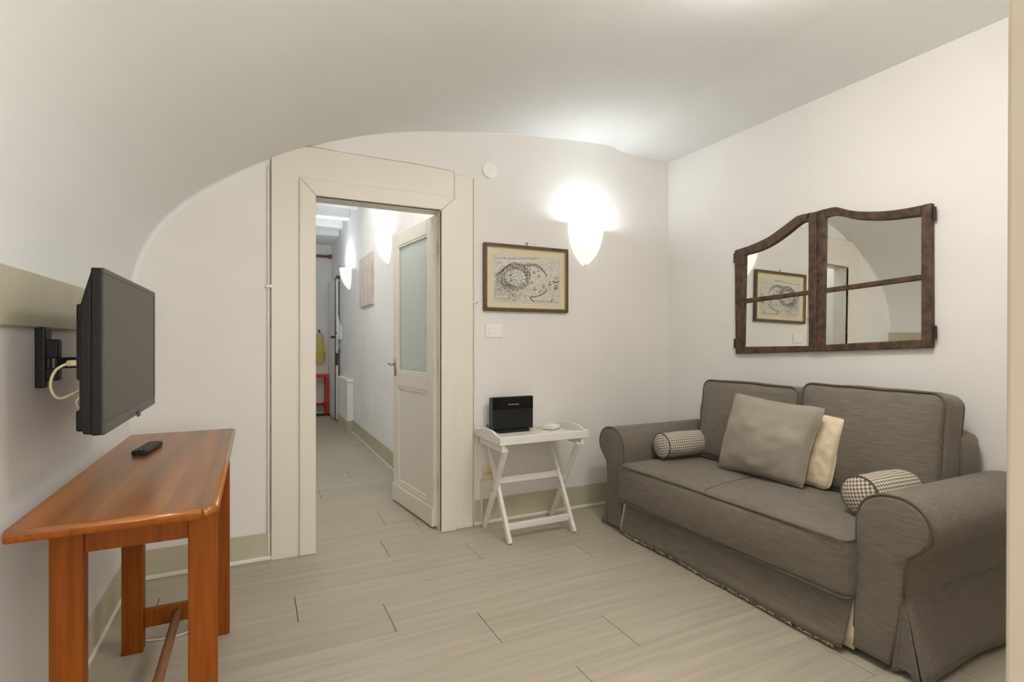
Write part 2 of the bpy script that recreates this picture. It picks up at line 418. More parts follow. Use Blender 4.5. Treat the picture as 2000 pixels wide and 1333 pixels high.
def vault2(u, v):
    i = u * (len(tail) - 1); k = min(int(i), len(tail) - 2); t = i - k
    x = tail[k][0] * (1 - t) + tail[k + 1][0] * t
    e = v * v * (3 - 2 * v) if v < 1 else 1
    m = min(1.0, v * 6); zs = tail[k][1] * (1 - t) + tail[k + 1][1] * t
    q = (x - 2.31) / (XR - 2.31); zsm = 2.648 + (2.603 - 2.648) * q * q
    z = zs * (1 - m) + zsm * m
    y = YB - v * (YB - YF)
    w = 0.010 * noise.noise(Vector((x * 1.6, y * 1.1, 3.3))) * (1 - q)
    return (x, y, z + w)
mb.grid(vault2, len(tail) - 1, 40)
ceil = mb.build('ceiling', 'ceiling', smooth=True, weld=True, solid=0)
tag(ceil, 'white plaster barrel vault rising from the left wall', 'ceiling', kind='structure')

# baseboards painted olive with a white strip at the floor
def base_run(name, x0, x1, y0, y1, n, label, zs=0.158, mat='olive'):
    """n: inward normal axis of the wall"""
    t, s = 0.008, 0.016
    nx, ny = n
    bx = [x0, x1]; by = [y0, y1]
    m1 = MB(); m2 = MB()
    def off(m, d, za, zb):
        xa_, xb_ = (x0, x1) if nx == 0 else ((x0, x0 + d) if nx > 0 else (x0 - d, x0))
        ya_, yb_ = (y0, y1) if ny == 0 else ((y0, y0 + d) if ny > 0 else (y0 - d, y0))
        m.box(xa_, xb_, ya_, yb_, za, zb)
    off(m1, t, 0.0, zs); off(m2, s, 0.0, 0.022)
    o = m1.build(name, mat, loc=((x0 + x1) / 2, (y0 + y1) / 2, 0), bevel=0.002)
    tag(o, label, 'baseboard', kind='structure')
    m2.build('floor_strip', 'strip', o, bevel=0.005)
    return o
base_run('baseboard_back', XL, 0.082, YB, YB, (0, -1), 'olive painted skirting in the corner by the desk', 0.15)
base_run('baseboard_back_right', 1.277, XR, YB, YB, (0, -1), 'olive painted skirting behind the white tray table', 0.163)
base_run('baseboard_left', XL, XL, YF, YB, (1, 0), 'olive painted skirting below the television wall')
base_run('baseboard_right', XR, XR, 0.36, YB, (-1, 0), 'olive painted skirting behind the sofa')
base_run('baseboard_hall', 1.152, 1.152, 3.3, 8.25, (-1, 0), 'olive painted skirting along the hallway wall', 0.17)
# olive dado band on the left wall
o = MB().box(XL, XL + 0.014, YF, YB, 1.238, 1.389).build('trim_1', 'olive', loc=(XL, 1.5, 1.238), bevel=0.004)
tag(o, 'olive painted rail on the wall behind the television', 'trim', kind='structure')

# ------------------------------------------------------------------ door, surround and casing
door = thing('door_1', (0.68, YB, 0), 'cream glazed door opened into the hallway, in wide cream surround', 'door', kind='structure')
F0, F1 = 3.162, 3.146
MB().prism([(0.081, 0), (0.225, 0), (0.225, 2.115), (0.225, 2.284), (0.081, 2.205)], 'y', F0, YB).build('surround_board', 'cream', door)
MB().prism([(0.225, 2.113), (1.136, 2.113), (1.136, 2.276), (0.9, 2.287), (0.5, 2.29), (0.30, 2.296), (0.225, 2.284)], 'y', F0, YB).build('surround_board', 'cream', door)
MB().prism([(1.138, 0), (1.266, 0), (1.266, 2.262), (1.138, 2.262)], 'y', F0, YB).build('surround_board', 'cream', door, bevel=0.004)
# mitred casing
cz0, cz1, cxa, cxb = OZ, 2.115, 0.222, 1.148
MB().prism([(cxa, 0), (OX0, 0), (OX0, cz0), (cxa, cz1)], 'y', F1, YB).build('casing', 'cream', door, bevel=0.006, seg=3)
MB().prism([(OX1, 0), (cxb, 0), (cxb, cz1), (OX1, cz0)], 'y', F1, YB).build('casing', 'cream', door, bevel=0.006, seg=3)
MB().prism([(cxa, cz1), (OX0, cz0), (OX1, cz0), (cxb, cz1)], 'y', F1 - 0.001, YB).build('casing', 'cream', door, bevel=0.006, seg=3)
# jamb linings
MB().box(OX0 - 0.02, OX0, F1 + 0.01, YB + 0.12, 0, OZ).build('jamb', 'cream', door)
MB().box(OX1, OX1 + 0.02, F1 + 0.01, YB + 0.12, 0, OZ).build('jamb', 'cream', door)
MB().box(OX0 - 0.02, OX1 + 0.02, F1 + 0.01, YB + 0.12, OZ, OZ + 0.02).build('jamb', 'cream', door)
# dark seams between boards and plaster
def seam(pts, rr):
    P = spline(pts, 10); Q = []; R = []
    for i, p in enumerate(P):
        w = noise.noise(Vector((p[0] * 9, p[2] * 23, 1.7)))
        Q.append((p[0] + 0.0022 * w, p[1], p[2] + 0.0018 * w)); R.append(rr * (0.55 + 0.6 * abs(noise.noise(Vector((p[0] * 17, p[2] * 11, 5.1))))))
    MB().tube(Q, R, 5).build('seam', 'seam', door)
seam([(0.0795, 3.1715, 0.02), (0.0795, 3.172, 0.8), (0.0795, 3.172, 1.5), (0.0785, 3.171, 2.195)], 0.0035)
seam([(0.079, 3.166, 2.20), (0.13, 3.164, 2.238), (0.22, 3.162, 2.284), (0.30, 3.163, 2.297), (0.5, 3.1635, 2.2915), (0.9, 3.1635, 2.2885), (1.136, 3.163, 2.277)], 0.0026)
seam([(1.137, 3.1625, 2.275), (1.137, 3.1625, 2.2), (1.137, 3.1625, 2.12)], 0.0018)
# the leaf
hx, hy = 1.042, 3.235
ux, uy = (0.958 - hx), (3.955 - hy); ll = math.hypot(ux, uy); ux /= ll; uy /= ll
nx_, ny_ = -uy, ux      # face that looks at the room
def leafbox(m, a0, a1, z0, z1, d0, d1):
    c = []
    for z in (z0, z1):
        for a, d in ((a0, d0), (a1, d0), (a1, d1), (a0, d1)):
            c.append((hx + ux * a + nx_ * d, hy + uy * a + ny_ * d, z))
    return m.add(c, [(0, 3, 2, 1), (4, 5, 6, 7), (0, 1, 5, 4), (1, 2, 6, 5), (2, 3, 7, 6), (3, 0, 4, 7)])
mb = MB()
T = 0.019
for a0, a1, z0, z1 in ((0, 0.105, 0.012, 2.0), (0.64, 0.735, 0.012, 2.0), (0.105, 0.64, 1.90, 2.0), (0.105, 0.64, 0.87, 0.97), (0.105, 0.64, 0.012, 0.16)):
    leafbox(mb, a0, a1, z0, z1, -T, T)
leaf = mb.build('leaf', 'cream', door, bevel=0.004)
leafbox(MB(), 0.105, 0.64, 0.97, 1.90, -0.004, 0.004).build('glass_pane', 'frosted', leaf)
leafbox(MB(), 0.105, 0.64, 0.16, 0.87, -0.008, 0.008).build('lower_panel', 'cream', leaf)
mb = MB()
for a0, a1, z0, z1 in ((0.105, 0.125, 0.16, 0.87), (0.62, 0.64, 0.16, 0.87), (0.105, 0.64, 0.85, 0.87), (0.105, 0.64, 0.16, 0.18),
                       (0.105, 0.118, 0.97, 1.90), (0.627, 0.64, 0.97, 1.90), (0.105, 0.64, 0.97, 0.988), (0.105, 0.64, 1.886, 1.90)):
    leafbox(mb, a0, a1, z0, z1, 0.004, 0.016)
mb.build('glazing_bead', 'cream', leaf, bevel=0.003)
leafbox(MB(), -0.002, 0.737, 0.012, 0.135, T, T + 0.010).build('kick_board', 'cream', leaf, bevel=0.005)
mb = MB()
kx, ky = hx + ux * 0.69 + nx_ * T, hy + uy * 0.69 + ny_ * T
mb.tube([(kx + nx_ * d, ky + ny_ * d, 1.03) for d in (0, 0.05)], 0.008, 10)
mb.tube(spline([(kx + nx_ * 0.05 - ux * a, ky + ny_ * 0.05 - uy * a, 1.03 + z) for a, z in ((-0.005, 0), (0.03, 0.003), (0.06, -0.006), (0.09, -0.002))], 4), 0.0075, 10)
leafbox(mb, 0.672, 0.708, 0.94, 1.07, T, T + 0.003)
mb.build('handle', 'chrome', leaf, smooth=True)
for z in (0.25, 1.0, 1.75):
    MB().tube([(hx + nx_ * 0.012, hy - 0.012, z), (hx + nx_ * 0.012, hy - 0.012, z + 0.09)], 0.007, 8).build('hinge', 'cream', door)

# conduits either side of the surround
def conduit(name, x, z1, clipz, label, rr):
    t = thing(name, (x, YB, 0), label, 'cable')
    pts = [(x + 0.0022 * noise.noise(Vector((x, 0, z * 3.0))), YB - rr, z) for z in [i * z1 / 40 for i in range(41)]]
    MB().tube(pts, rr, 8).build('conduit', 'cream', t, smooth=True)
    MB().box(x - 0.013, x + 0.02, YB - 2.4 * rr - 0.004, YB, clipz - 0.008, clipz + 0.008).build('clip', 'cream', t, bevel=0.003)
    MB().tube([(x + 0.014, YB - 2.4 * rr - 0.009, clipz), (x + 0.014, YB - 0.01, clipz)], 0.004, 8).build('clip_nail', 'chrome', t)
conduit('cable_conduit', 0.066, 2.16, 1.50, 'thin cream painted cable run left of the door surround', 0.0065)
conduit('cable_conduit', 1.278, 2.255, 1.45, 'thin white painted cable run between door surround and framed map', 0.005)

# ------------------------------------------------------------------ hallway shell
HX0, HX1, HY1 = 0.05, 1.152, 9.24
wall('wall_hall_right', MB().box(HX1, HX1 + 0.1, YB + 0.11, HY1 + 0.1, -0.01, 3.1), 'hallwall', 'white hallway wall carrying sconces and canvas')
wall('wall_hall_left', MB().box(HX0 - 0.1, HX0, YB + 0.11, HY1 + 0.1, -0.01, 3.1), 'hallwall', 'white hallway wall hidden behind the door jamb')
wall('wall_hall_end', MB().box(HX0, HX1, HY1, HY1 + 0.1, -0.01, 3.1), 'hallwall', 'white wall at the far end of the hallway')
hc = MB().box(HX0, HX1, YB + 0.11, HY1, 3.0, 3.1).build('ceiling_hall', 'hallwall')
tag(hc, 'white beamed ceiling over the hallway', 'ceiling', kind='structure')
for y in (4.3, 5.1, 5.9, 6.62, 7.32, 7.98):
    MB().box(HX0, HX1, y, y + 0.17, 2.85, 3.0).build('beam', 'beam', hc, bevel=0.012)
MB().box(HX0, HX1, 8.35, HY1, 2.80, 3.0).build('soffit', 'hallwall', hc, bevel=0.01)
base_run('baseboard_hall_end', HX0, HX1, HY1, HY1, (0, -1), 'olive painted skirting on the far hallway wall', 0.17)
# low pier with a ledge
t = thing('wall_pier', (1.12, 7.45, 0), 'low white boxed pier with ledge on hallway wall', 'pier', kind='structure')
MB().box(1.075, 1.152, 7.07, 7.86, 0.0, 0.67).build('body', 'hallwall', t, bevel=0.006)
MB().box(1.066, 1.152, 7.05, 7.88, 0.67, 0.70).build('ledge', 'hallwall', t, bevel=0.006)
MB().box(1.066, 1.152, 7.062, 7.87, 0.0, 0.16).build('skirting', 'olive', t, bevel=0.002)

# entrance door standing open along the wall, seen edge on
d2 = thing('door_2', (1.12, 8.7, 0), 'white armoured entrance door standing open at hallway end', 'door', kind='structure')
MB().box(1.085, 1.142, 8.30, 9.12, 0.015, 2.14).build('leaf', 'hallwall', d2, bevel=0.003)
MB().box(1.080, 1.094, 8.292, 8.302, 0.015, 2.16).build('seal_strip', 'darkmetal', d2)
MB().box(1.134, 1.146, 8.292, 8.302, 0.015, 2.10).build('seal_strip', 'darkmetal', d2)
MB().box(1.094, 1.128, 8.287, 8.302, 0.83, 1.02).build('lock_case', 'darkmetal', d2, bevel=0.003)
for z in (0.86, 0.91, 0.96, 1.26, 1.32):
    MB().tube([(1.10, 8.27, z), (1.10, 8.30, z)], 0.013, 8).build('bolt', 'darkmetal', d2)
MB().tube([(1.03, 8.36, 1.26), (1.085, 8.36, 1.26)], 0.018, 10).build('door_knob', 'darkmetal', d2)
MB().box(1.10, 1.15, 8.28, 8.31, 2.14, 2.19).build('top_closer', 'darkmetal', d2)

# intercom
t = thing('intercom', (1.152, 8.12, 1.22), 'white intercom handset on hallway wall beside entrance door', 'intercom')
MB().box(1.118, 1.152, 8.02, 8.20, 1.22, 1.44).build('base', 'whiteplastic', t, bevel=0.008)
MB().tube(spline([(1.085, 8.07, 1.24), (1.10, 8.07, 1.30), (1.10, 8.07, 1.44), (1.085, 8.07, 1.56)], 5), 0.022, 10).build('handset', 'whiteplastic', t, smooth=True)
MB().tube(spline([(1.10, 8.07, 1.24), (1.09, 8.09, 1.12), (1.10, 8.12, 1.06), (1.13, 8.13, 1.18), (1.135, 8.12, 1.23)], 6), 0.006, 6).build('cord', 'whiteplastic', t, smooth=True)

# ------------------------------------------------------------------ wall sconces
def sconce(origin, rz, label, power, group):
    t = thing('wall_sconce', origin, label, 'lamp', group)
    ca, sa = math.cos(rz), math.sin(rz)
    def tr(x, y, z):      # local: x along wall, y away from wall
        return (origin[0] + x * ca - y * sa, origin[1] + x * sa + y * ca, origin[2] + z)
    H, Wd, D = 0.285, 0.135, 0.125
    def fn(u, v):
        s = max(v, 0.0); w = math.sin(PI / 2 * s ** 0.7); a = PI * u
        return tr(Wd * w * math.cos(a), 0.004 + D * w * math.sin(a), H * s + 0.010 * math.cos(a) * s)
    MB().grid(fn, 24, 18).build('shade', 'shade', t, smooth=True, solid=0.005, weld=True)
    m = MB(); m.tube([tr(0, 0.012, -0.012), tr(0, 0.016, 0.0), tr(0, 0.02, 0.012)], [0.004, 0.010, 0.006], 10).build('finial', 'whiteplastic', t, smooth=True)
    for x in (-0.128, 0.128):
        MB().tube([tr(x, 0.0, H - 0.025 + 0.01 * x / 0.13), tr(x, 0.03, H - 0.025 + 0.01 * x / 0.13)], 0.006, 8).build('fixing_screw', 'chrome', t)
    MB().lathe([(0.012, -0.05), (0.014, -0.02), (0.028, 0.01), (0.03, 0.03), (0.02, 0.052), (0.002, 0.06)], tr(0, 0.065, H - 0.105), 12).build('bulb', 'shade', t, smooth=True)
    d = bpy.data.lights.new('sconce_light', 'POINT'); d.energy = power; d.color = (0.86, 0.935, 1.0); d.shadow_soft_size = 0.03
    lo = bpy.data.objects.new('sconce_light', d); COL.objects.link(lo); lo.location = tr(0, 0.098, H - 0.010)
    return t
sconce((2.137, YB, 1.745), PI, 'white shield-shaped glass wall lamp lit above framed map and tray table', 7.5, 'white glass wall lamps')
sconce((HX1, 5.05, 1.935), PI / 2, 'nearer lit white glass wall lamp in the hallway beside the open door', 2.2, 'white glass wall lamps')
sconce((HX1, 7.36, 1.90), PI / 2, 'far lit white glass wall lamp in the hallway beyond the canvas', 18, 'white glass wall lamps')


# added flush lamps, out of view, that brighten room and hallway from above
def added_ceiling_lamp(c, power, label='added unseen opal glass lamp flush on the vault above the viewpoint'):
    t = thing('added_ceiling_lamp', c, label, 'lamp')
    MB().lathe([(0.10, 0.0), (0.12, -0.01), (0.12, -0.03), (0.10, -0.035)], c, 32).build('mount', 'whiteplastic', t, smooth=True)
    MB().lathe([(0.165, -0.03), (0.17, -0.045), (0.155, -0.08), (0.11, -0.11), (0.05, -0.125), (0.0, -0.128)], c, 32).build('shade', lamp_shade(power), t, smooth=True)
pt = thing('added_pendant', (1.15, 0.75, 2.10), 'added unseen opal globe pendant hanging from the vault above the viewpoint', 'lamp')  # pendant added above the frame to brighten the vault
MB().lathe([(0.05, 0.455), (0.05, 0.435), (0.012, 0.42)], (1.15, 0.75, 2.10), 20).build('ceiling_rose', 'whiteplastic', pt, smooth=True)
MB().tube([(1.15, 0.75, 2.33), (1.15, 0.75, 2.53)], 0.004, 8).build('flex', 'whiteplastic', pt)
MB().lathe([(0.02, 0.265), (0.03, 0.255), (0.03, 0.23)], (1.15, 0.75, 2.10), 20).build('lamp_holder', 'whiteplastic', pt, smooth=True)
MB().lathe([(0.12 * math.sin(PI * k / 16), 0.12 - 0.12 * math.cos(PI * k / 16)) for k in range(17)], (1.15, 0.75, 2.10), 28).build('globe', lamp_shade(26), pt, smooth=True)
added_ceiling_lamp((1.62, 1.12, 2.598), 60, 'added unseen opal glass lamp flush on the vault before the sofa')  # added to light the sofa seat and floor from above
added_ceiling_lamp((0.30, 5.585, 2.998), 21, 'added unseen opal glass lamp between beams midway along the hallway ceiling')  # added out of sight to lift the hallway walls
added_ceiling_lamp((0.42, 3.62, 2.998), 23, 'added unseen opal glass lamp on the hallway ceiling just past the doorway')  # added behind the door head to brighten the near hallway

# ------------------------------------------------------------------ hallway things
t = thing('canvas_picture', (HX1, 6.1, 1.6), 'pale pinkish unframed canvas on the hallway wall between lamps', 'picture')
MB().box(1.125, HX1 - 0.001, 5.74, 6.48, 1.60, 2.17).build('canvas', 'hallcanvas', t, bevel=0.004)
t = thing('wall_rod', (0.9, HY1, 2.6), 'brown wooden rod across top of far hallway wall', 'rod')
MB().tube([(0.40, 9.17, 2.60), (1.15, 9.17, 2.60)], 0.024, 12).build('pole', 'rod', t, smooth=True)
MB().tube([(1.10, 9.17, 2.60), (1.15, 9.17, 2.60)], 0.036, 12).build('end_cap', 'rod', t)
MB().box(0.6, 0.63, 9.16, HY1, 2.59, 2.61).build('bracket', 'rod', t)
# yellow bag on a hook
t = thing('hanging_bag', (0.96, 9.18, 0.8), 'yellow cloth bag hanging from hook above the red table', 'bag')
def bag(u, v):
    a = 2 * PI * u; z = 0.83 + 0.42 * v
    w = 0.085 * (1 - 0.22 * v + 0.1 * math.sin(v * 5)) * (0.55 + 0.45 * min(1, v * 5)) + 0.008 * noise.noise(Vector((u * 6, v * 4, 0)))
    return (0.955 + w * math.cos(a), 9.185 + 0.04 * math.sin(a) * (1 - 0.4 * v), z)
MB().grid(bag, 20, 14, closed_u=True).build('sack', 'yellow', t, smooth=True)
MB().tube(spline([(0.90, 9.19, 1.24), (0.92, 9.20, 1.31), (0.955, 9.205, 1.345), (0.99, 9.20, 1.31), (1.015, 9.19, 1.24)], 5), 0.008, 6).build('strap', 'yellow', t)
MB().box(0.88, 1.03, 9.135, 9.145, 1.02, 1.055).build('band', 'yellow', t, bevel=0.003)
t = thing('coat_hook', (0.955, HY1, 1.34), 'small dark coat hook holding the yellow bag', 'hook')
MB().tube(spline([(0.955, HY1, 1.37), (0.955, 9.21, 1.36), (0.955, 9.19, 1.34), (0.955, 9.185, 1.37)], 4), 0.007, 6).build('hook_arm', 'darkmetal', t)
MB().tube([(0.955, HY1 - 0.012, 1.37), (0.955, HY1, 1.37)], 0.02, 10).build('rosette', 'darkmetal', t)
# small electrical cover
t = thing('junction_box', (1.08, HY1, 1.95), 'white square cover plate high on far hallway wall', 'cover plate')
MB().box(1.03, 1.13, HY1 - 0.02, HY1, 1.95, 2.07).build('cover', 'whiteplastic', t, bevel=0.006)
for z in (1.97, 2.05): MB().tube([(1.08, HY1 - 0.022, z), (1.08, HY1 - 0.018, z)], 0.005, 8).build('screw', 'chrome', t)
# red turned-leg table
t = thing('console_table', (0.85, 9.05, 0), 'small red painted table with turned legs at hallway end', 'table')
MB().box(0.50, 1.075, 8.93, 9.18, 0.64, 0.66).build('table_top', 'red', t, bevel=0.006)
MB().box(0.54, 1.05, 8.96, 9.15, 0.612, 0.64).build('apron', 'red', t)
turn = [(0.020, 0), (0.014, 0.03), (0.024, 0.07), (0.026, 0.14), (0.026, 0.2), (0.017, 0.23), (0.026, 0.26), (0.019, 0.33), (0.028, 0.40), (0.018, 0.45), (0.027, 0.49), (0.027, 0.612)]
for x in (0.54, 1.045):
    for y in (8.97, 9.14):
        MB().lathe(turn, (x, y, 0.0), 12).build('leg', 'red', t, smooth=True)
for y in (8.97, 9.14): MB().tube([(0.54, y, 0.17), (1.045, y, 0.17)], 0.014, 8).build('stretcher', 'red', t, smooth=True)
for x in (0.54, 1.045): MB().tube([(x, 8.97, 0.17), (x, 9.14, 0.17)], 0.014, 8).build('stretcher', 'red', t, smooth=True)

# ------------------------------------------------------------------ back wall things
# framed map
px0, px1, pz0, pz1 = 1.340, 1.985, 1.398, 1.846
t = thing('framed_map', ((px0 + px1) / 2, YB, pz0), 'framed antique engraved harbour map in thin brown frame', 'picture')
fw, fy = 0.021, 3.152
for poly in ([(px0, pz0), (px1, pz0), (px1 - fw, pz0 + fw), (px0 + fw, pz0 + fw)], [(px0, pz1), (px1, pz1), (px1 - fw, pz1 - fw), (px0 + fw, pz1 - fw)],
             [(px0, pz0), (px0 + fw, pz0 + fw), (px0 + fw, pz1 - fw), (px0, pz1)], [(px1, pz0), (px1 - fw, pz0 + fw), (px1 - fw, pz1 - fw), (px1, pz1)]):
    MB().prism(poly, 'y', fy, YB).build('frame_bar', 'frame', t, bevel=0.004)
g = 0.004
mb = MB()
a0, a1, b0, b1 = px0 + fw, px1 - fw, pz0 + fw, pz1 - fw
for bxx in ((a0, a1, b0, b0 + g), (a0, a1, b1 - g, b1), (a0, a0 + g, b0, b1), (a1 - g, a1, b0, b1)):
    mb.box(bxx[0], bxx[1], fy + 0.004, fy + 0.012, bxx[2], bxx[3])
mb.build('inner_bead', 'gilt', t)
MB().box(a0, a1, fy + 0.014, fy + 0.018, b0, b1).build('mount', 'mat', t)
qx0, qx1, qz0, qz1 = 1.416, 1.916, 1.457, 1.770
MB().box(qx0 - 0.006, qx1 + 0.006, fy + 0.0125, fy + 0.0142, qz0 - 0.006, qz1 + 0.006).build('sheet', 'paper', t)
mk, md_ = MB(), MB()
yi = fy + 0.0121
def P2(zx, zy):
    a = (zx - 245) / 1000.0
    b = 1 - (zy - (290 + 80 * a)) / (740 - 75 * a)
    return (qx0 + a * (qx1 - qx0), qz0 + b * (qz1 - qz0))
def ink(pts, w, m):
    for (ax_, az), (bx_, bz) in zip(pts, pts[1:]):
        dx, dz = bx_ - ax_, bz - az; l = math.hypot(dx, dz)
        if l < 1e-6: continue
        ox, oz = -dz / l * w / 2, dx / l * w / 2
        m.add([(ax_ + ox, yi, az + oz), (bx_ + ox, yi, bz + oz), (bx_ - ox, yi, bz - oz), (ax_ - ox, yi, az - oz)], [(0, 1, 2, 3)])
def inkz(pts, w, m, n=6, jit=0.0):
    P = [P2(*p) for p in spline(pts, n)]
    P = [(x + random.uniform(-jit, jit), z + random.uniform(-jit, jit)) for x, z in P]
    ink(P, w, m)
rnd = random.Random(3)
outer = [(262, 590), (330, 560), (400, 490), (480, 430), (560, 415), (650, 440), (740, 440), (850, 432), (930, 470), (1000, 540), (1045, 605)]
for k in range(3): inkz([(x, y + k * 12) for x, y in outer], 0.0028 if k != 1 else 0.0018, md_, jit=0.0009)
low = [(1052, 815), (1000, 865), (930, 905), (860, 925), (775, 935)]
for k in range(2): inkz([(x, y + k * 10) for x, y in low], 0.003, md_, jit=0.0006)
inkz([(265, 620), (330, 690), (400, 760), (500, 810), (580, 850), (640, 880), (700, 910)], 0.002, md_, jit=0.0008)
inkz([(265, 660), (370, 790), (470, 880), (560, 950), (640, 1000)], 0.0018, md_, jit=0.0004)
inkz([(275, 650), (385, 780), (485, 865), (580, 935), (655, 990)], 0.0014, mk, jit=0.0004)
inkz([(420, 640), (425, 570), (470, 500), (560, 480), (620, 520), (650, 600), (655, 660), (640, 700), (540, 790), (450, 745), (420, 640)], 0.0016, md_, jit=0.0006)
inkz([(655, 665), (720, 670), (770, 640)], 0.003, md_); inkz([(650, 680), (640, 760), (600, 810)], 0.002, md_)
for a, b in (((265, 905), (450, 905)), ((450, 905), (450, 970)), ((450, 970), (265, 970)), ((265, 970), (265, 905))):
    ink([P2(*a), P2(*b)], 0.0022, md_)
for a, b in (((245, 290), (1245, 370)), ((1245, 370), (1240, 1030)), ((1240, 1030), (245, 1030)), ((245, 1030), (245, 290))):
    ink([P2(*a), P2(*b)], 0.0007, mk)
# houses inside the walls: short strokes following the ring
for k in range(1300):
    a = rnd.uniform(0, 2 * PI); q = rnd.uniform(0.62, 1.0)
    zx = 560 + 255 * q * math.cos(a); zy = 640 + 205 * q * math.sin(a)
    if zx > 790: continue
    l = rnd.uniform(8, 20); an = a + PI / 2 + rnd.choice((0, PI / 2)) + rnd.uniform(-.3, .3)
    ink([P2(zx, zy), P2(zx + l * math.cos(an), zy + l * math.sin(an))], rnd.uniform(0.0009, 0.002), rnd.choice((mk, mk, md_)))
for k in range(60):
    zx = rnd.uniform(670, 770); zy = 480 + 22 * rnd.randint(0, 6)
    ink([P2(zx, zy), P2(zx + rnd.uniform(10, 30), zy - 3)], 0.0024, md_)
for k in range(240):
    a = rnd.uniform(0, 2 * PI); q = rnd.uniform(0.0, 1.0) ** 0.5
    ink([P2(535 + 105 * q * math.cos(a), 640 + 130 * q * math.sin(a)), P2(535 + 105 * q * math.cos(a) + rnd.uniform(-12, 12), 640 + 130 * q * math.sin(a) + rnd.uniform(-8, 8))], 0.0012, mk)
for k in range(420):
    a = rnd.uniform(0, 2 * PI); q = rnd.uniform(0.9, 1.08); zx = 660 + 395 * q * math.cos(a); zy = 680 + 255 * q * math.sin(a)
    if abs(a - PI * 2) < 0.5 or a < 0.4 or zx < 255: continue
    ink([P2(zx, zy), P2(zx + rnd.uniform(-14, 14), zy + rnd.uniform(-8, 8))], 0.0018, rnd.choice((mk, md_)))
# water ripples and field hatching
for k in range(1600):
    zx = rnd.uniform(250, 1235); zy = rnd.uniform(400, 1020)
    ink([P2(zx, zy), P2(zx + rnd.uniform(6, 22), zy + rnd.uniform(-2, 2))], 0.0011, mk)
for k in range(380):
    zx = rnd.uniform(250, 560); zy = rnd.uniform(700, 1015)
    if zy < 560 + 0.75 * (zx - 250) or (zx < 455 and 890 < zy < 975): continue
    ink([P2(zx, zy), P2(zx + rnd.uniform(5, 14), zy + rnd.uniform(4, 14))], 0.0014, rnd.choice((mk, md_)))
# ships
def ship(zx, zy, s):
    ink([P2(zx - 26 * s, zy), P2(zx - 14 * s, zy + 10 * s), P2(zx + 16 * s, zy + 10 * s), P2(zx + 28 * s, zy - 3 * s)], 0.0034 * s + 0.0008, md_)
    for dx, hh in ((-10, 34), (4, 46), (16, 28)):
        ink([P2(zx + dx * s, zy), P2(zx + dx * s, zy - hh * s)], 0.0016, md_)
        ink([P2(zx + (dx - 5) * s, zy - hh * .6 * s), P2(zx + (dx + 5) * s, zy - hh * .6 * s)], 0.0026 * s, mk)
for a in ((495, 685, .8), (480, 610, .6), (850, 820, 1.0), (990, 770, .9), (1090, 740, 1.1), (1185, 690, 1.9), (915, 625, .8), (840, 565, .9), (905, 540, .6), (810, 720, .7), (935, 850, .6), (1185, 790, 1.2)):
    ship(*a)
ink([P2(1190, 740), P2(1160, 850)], 0.003, md_); ink([P2(1215, 740), P2(1180, 830)], 0.0022, md_)
inkz([(775, 940), (800, 980), (850, 1005)], 0.006, md_); ink([P2(1110, 1000), P2(1135, 960)], 0.006, md_)
# illegible title strokes along the top and marks along the foot
for k in range(34):
    zx = 265 + k * 19; y0_ = 345 + 0.03 * k
    for q in range(2):
        ink([P2(zx + rnd.uniform(-5, 8), y0_ + rnd.uniform(-16, 6)), P2(zx + rnd.uniform(-5, 10), y0_ + rnd.uniform(6, 26))], 0.0022, md_)
for k in range(40):
    zx = 860 + k * 9
    ink([P2(zx, 1020), P2(zx + rnd.uniform(-4, 4), 990 - rnd.uniform(0, 16))], 0.0009, mk)
for k in range(14): ink([P2(265 + k * 6, 400 + (k % 3) * 14), P2(285 + k * 6, 402 + (k % 3) * 14)], 0.0012, mk)
o = mk.build('map_print', 'ink', t, recalc=False); o['kind'] = 'stuff'
o = md_.build('map_engraving', 'inkdark', t, recalc=False); o['kind'] = 'stuff'
MB().tube([(1.664, 3.168, 1.862), (1.664, YB, 1.866)], 0.006, 8).build('hanging_nail', 'chrome', t)
MB().box(1.654, 1.674, 3.174, YB, 1.846, 1.872).build('hanger', 'chrome', t, bevel=0.002)

# light switch
t = thing('light_switch', (1.417, YB, 1.222), 'white two-button light switch below the framed map', 'switch')
MB().box(1.357, 1.478, YB - 0.009, YB, 1.224, 1.312).build('plate', 'whiteplastic', t, bevel=0.004, seg=3)
for x in (1.378, 1.419): MB().box(x, x + 0.036, YB - 0.013, YB - 0.008, 1.243, 1.293).build('rocker', 'whiteplastic', t, bevel=0.002)
# round cover
t = thing('round_cover', (1.388, YB, 2.27), 'round white blank cover high beside door surround', 'cover plate')
mb = MB(); mb.tube([(1.388, y, 2.322) for y in (YB, YB - 0.010, YB - 0.016, YB - 0.018)], [0.052, 0.052, 0.046, 0.02], 32); mb.build('disc', 'whiteplastic', t, smooth=False, bevel=0.002)
MB().tube([(1.388, YB - 0.0195, 2.322), (1.388, YB - 0.017, 2.322)], 0.005, 10).build('screw', 'whiteplastic', t)
# socket low on the wall with its flex
t = thing('wall_socket', (1.375, YB, 0.30), 'yellowed wall socket low behind the white tray table', 'socket')
MB().box(1.335, 1.415, YB - 0.010, YB, 0.285, 0.375).build('plate', 'oldplastic', t, bevel=0.004)
for x in (1.356, 1.375, 1.394): MB().tube([(x, YB - 0.0115, 0.33), (x, YB - 0.009, 0.33)], 0.004, 8).build('hole', 'black', t)
MB().box(1.322, 1.336, YB - 0.012, YB, 0.02, 0.30).build('trunking', 'oldplastic', t, bevel=0.003)

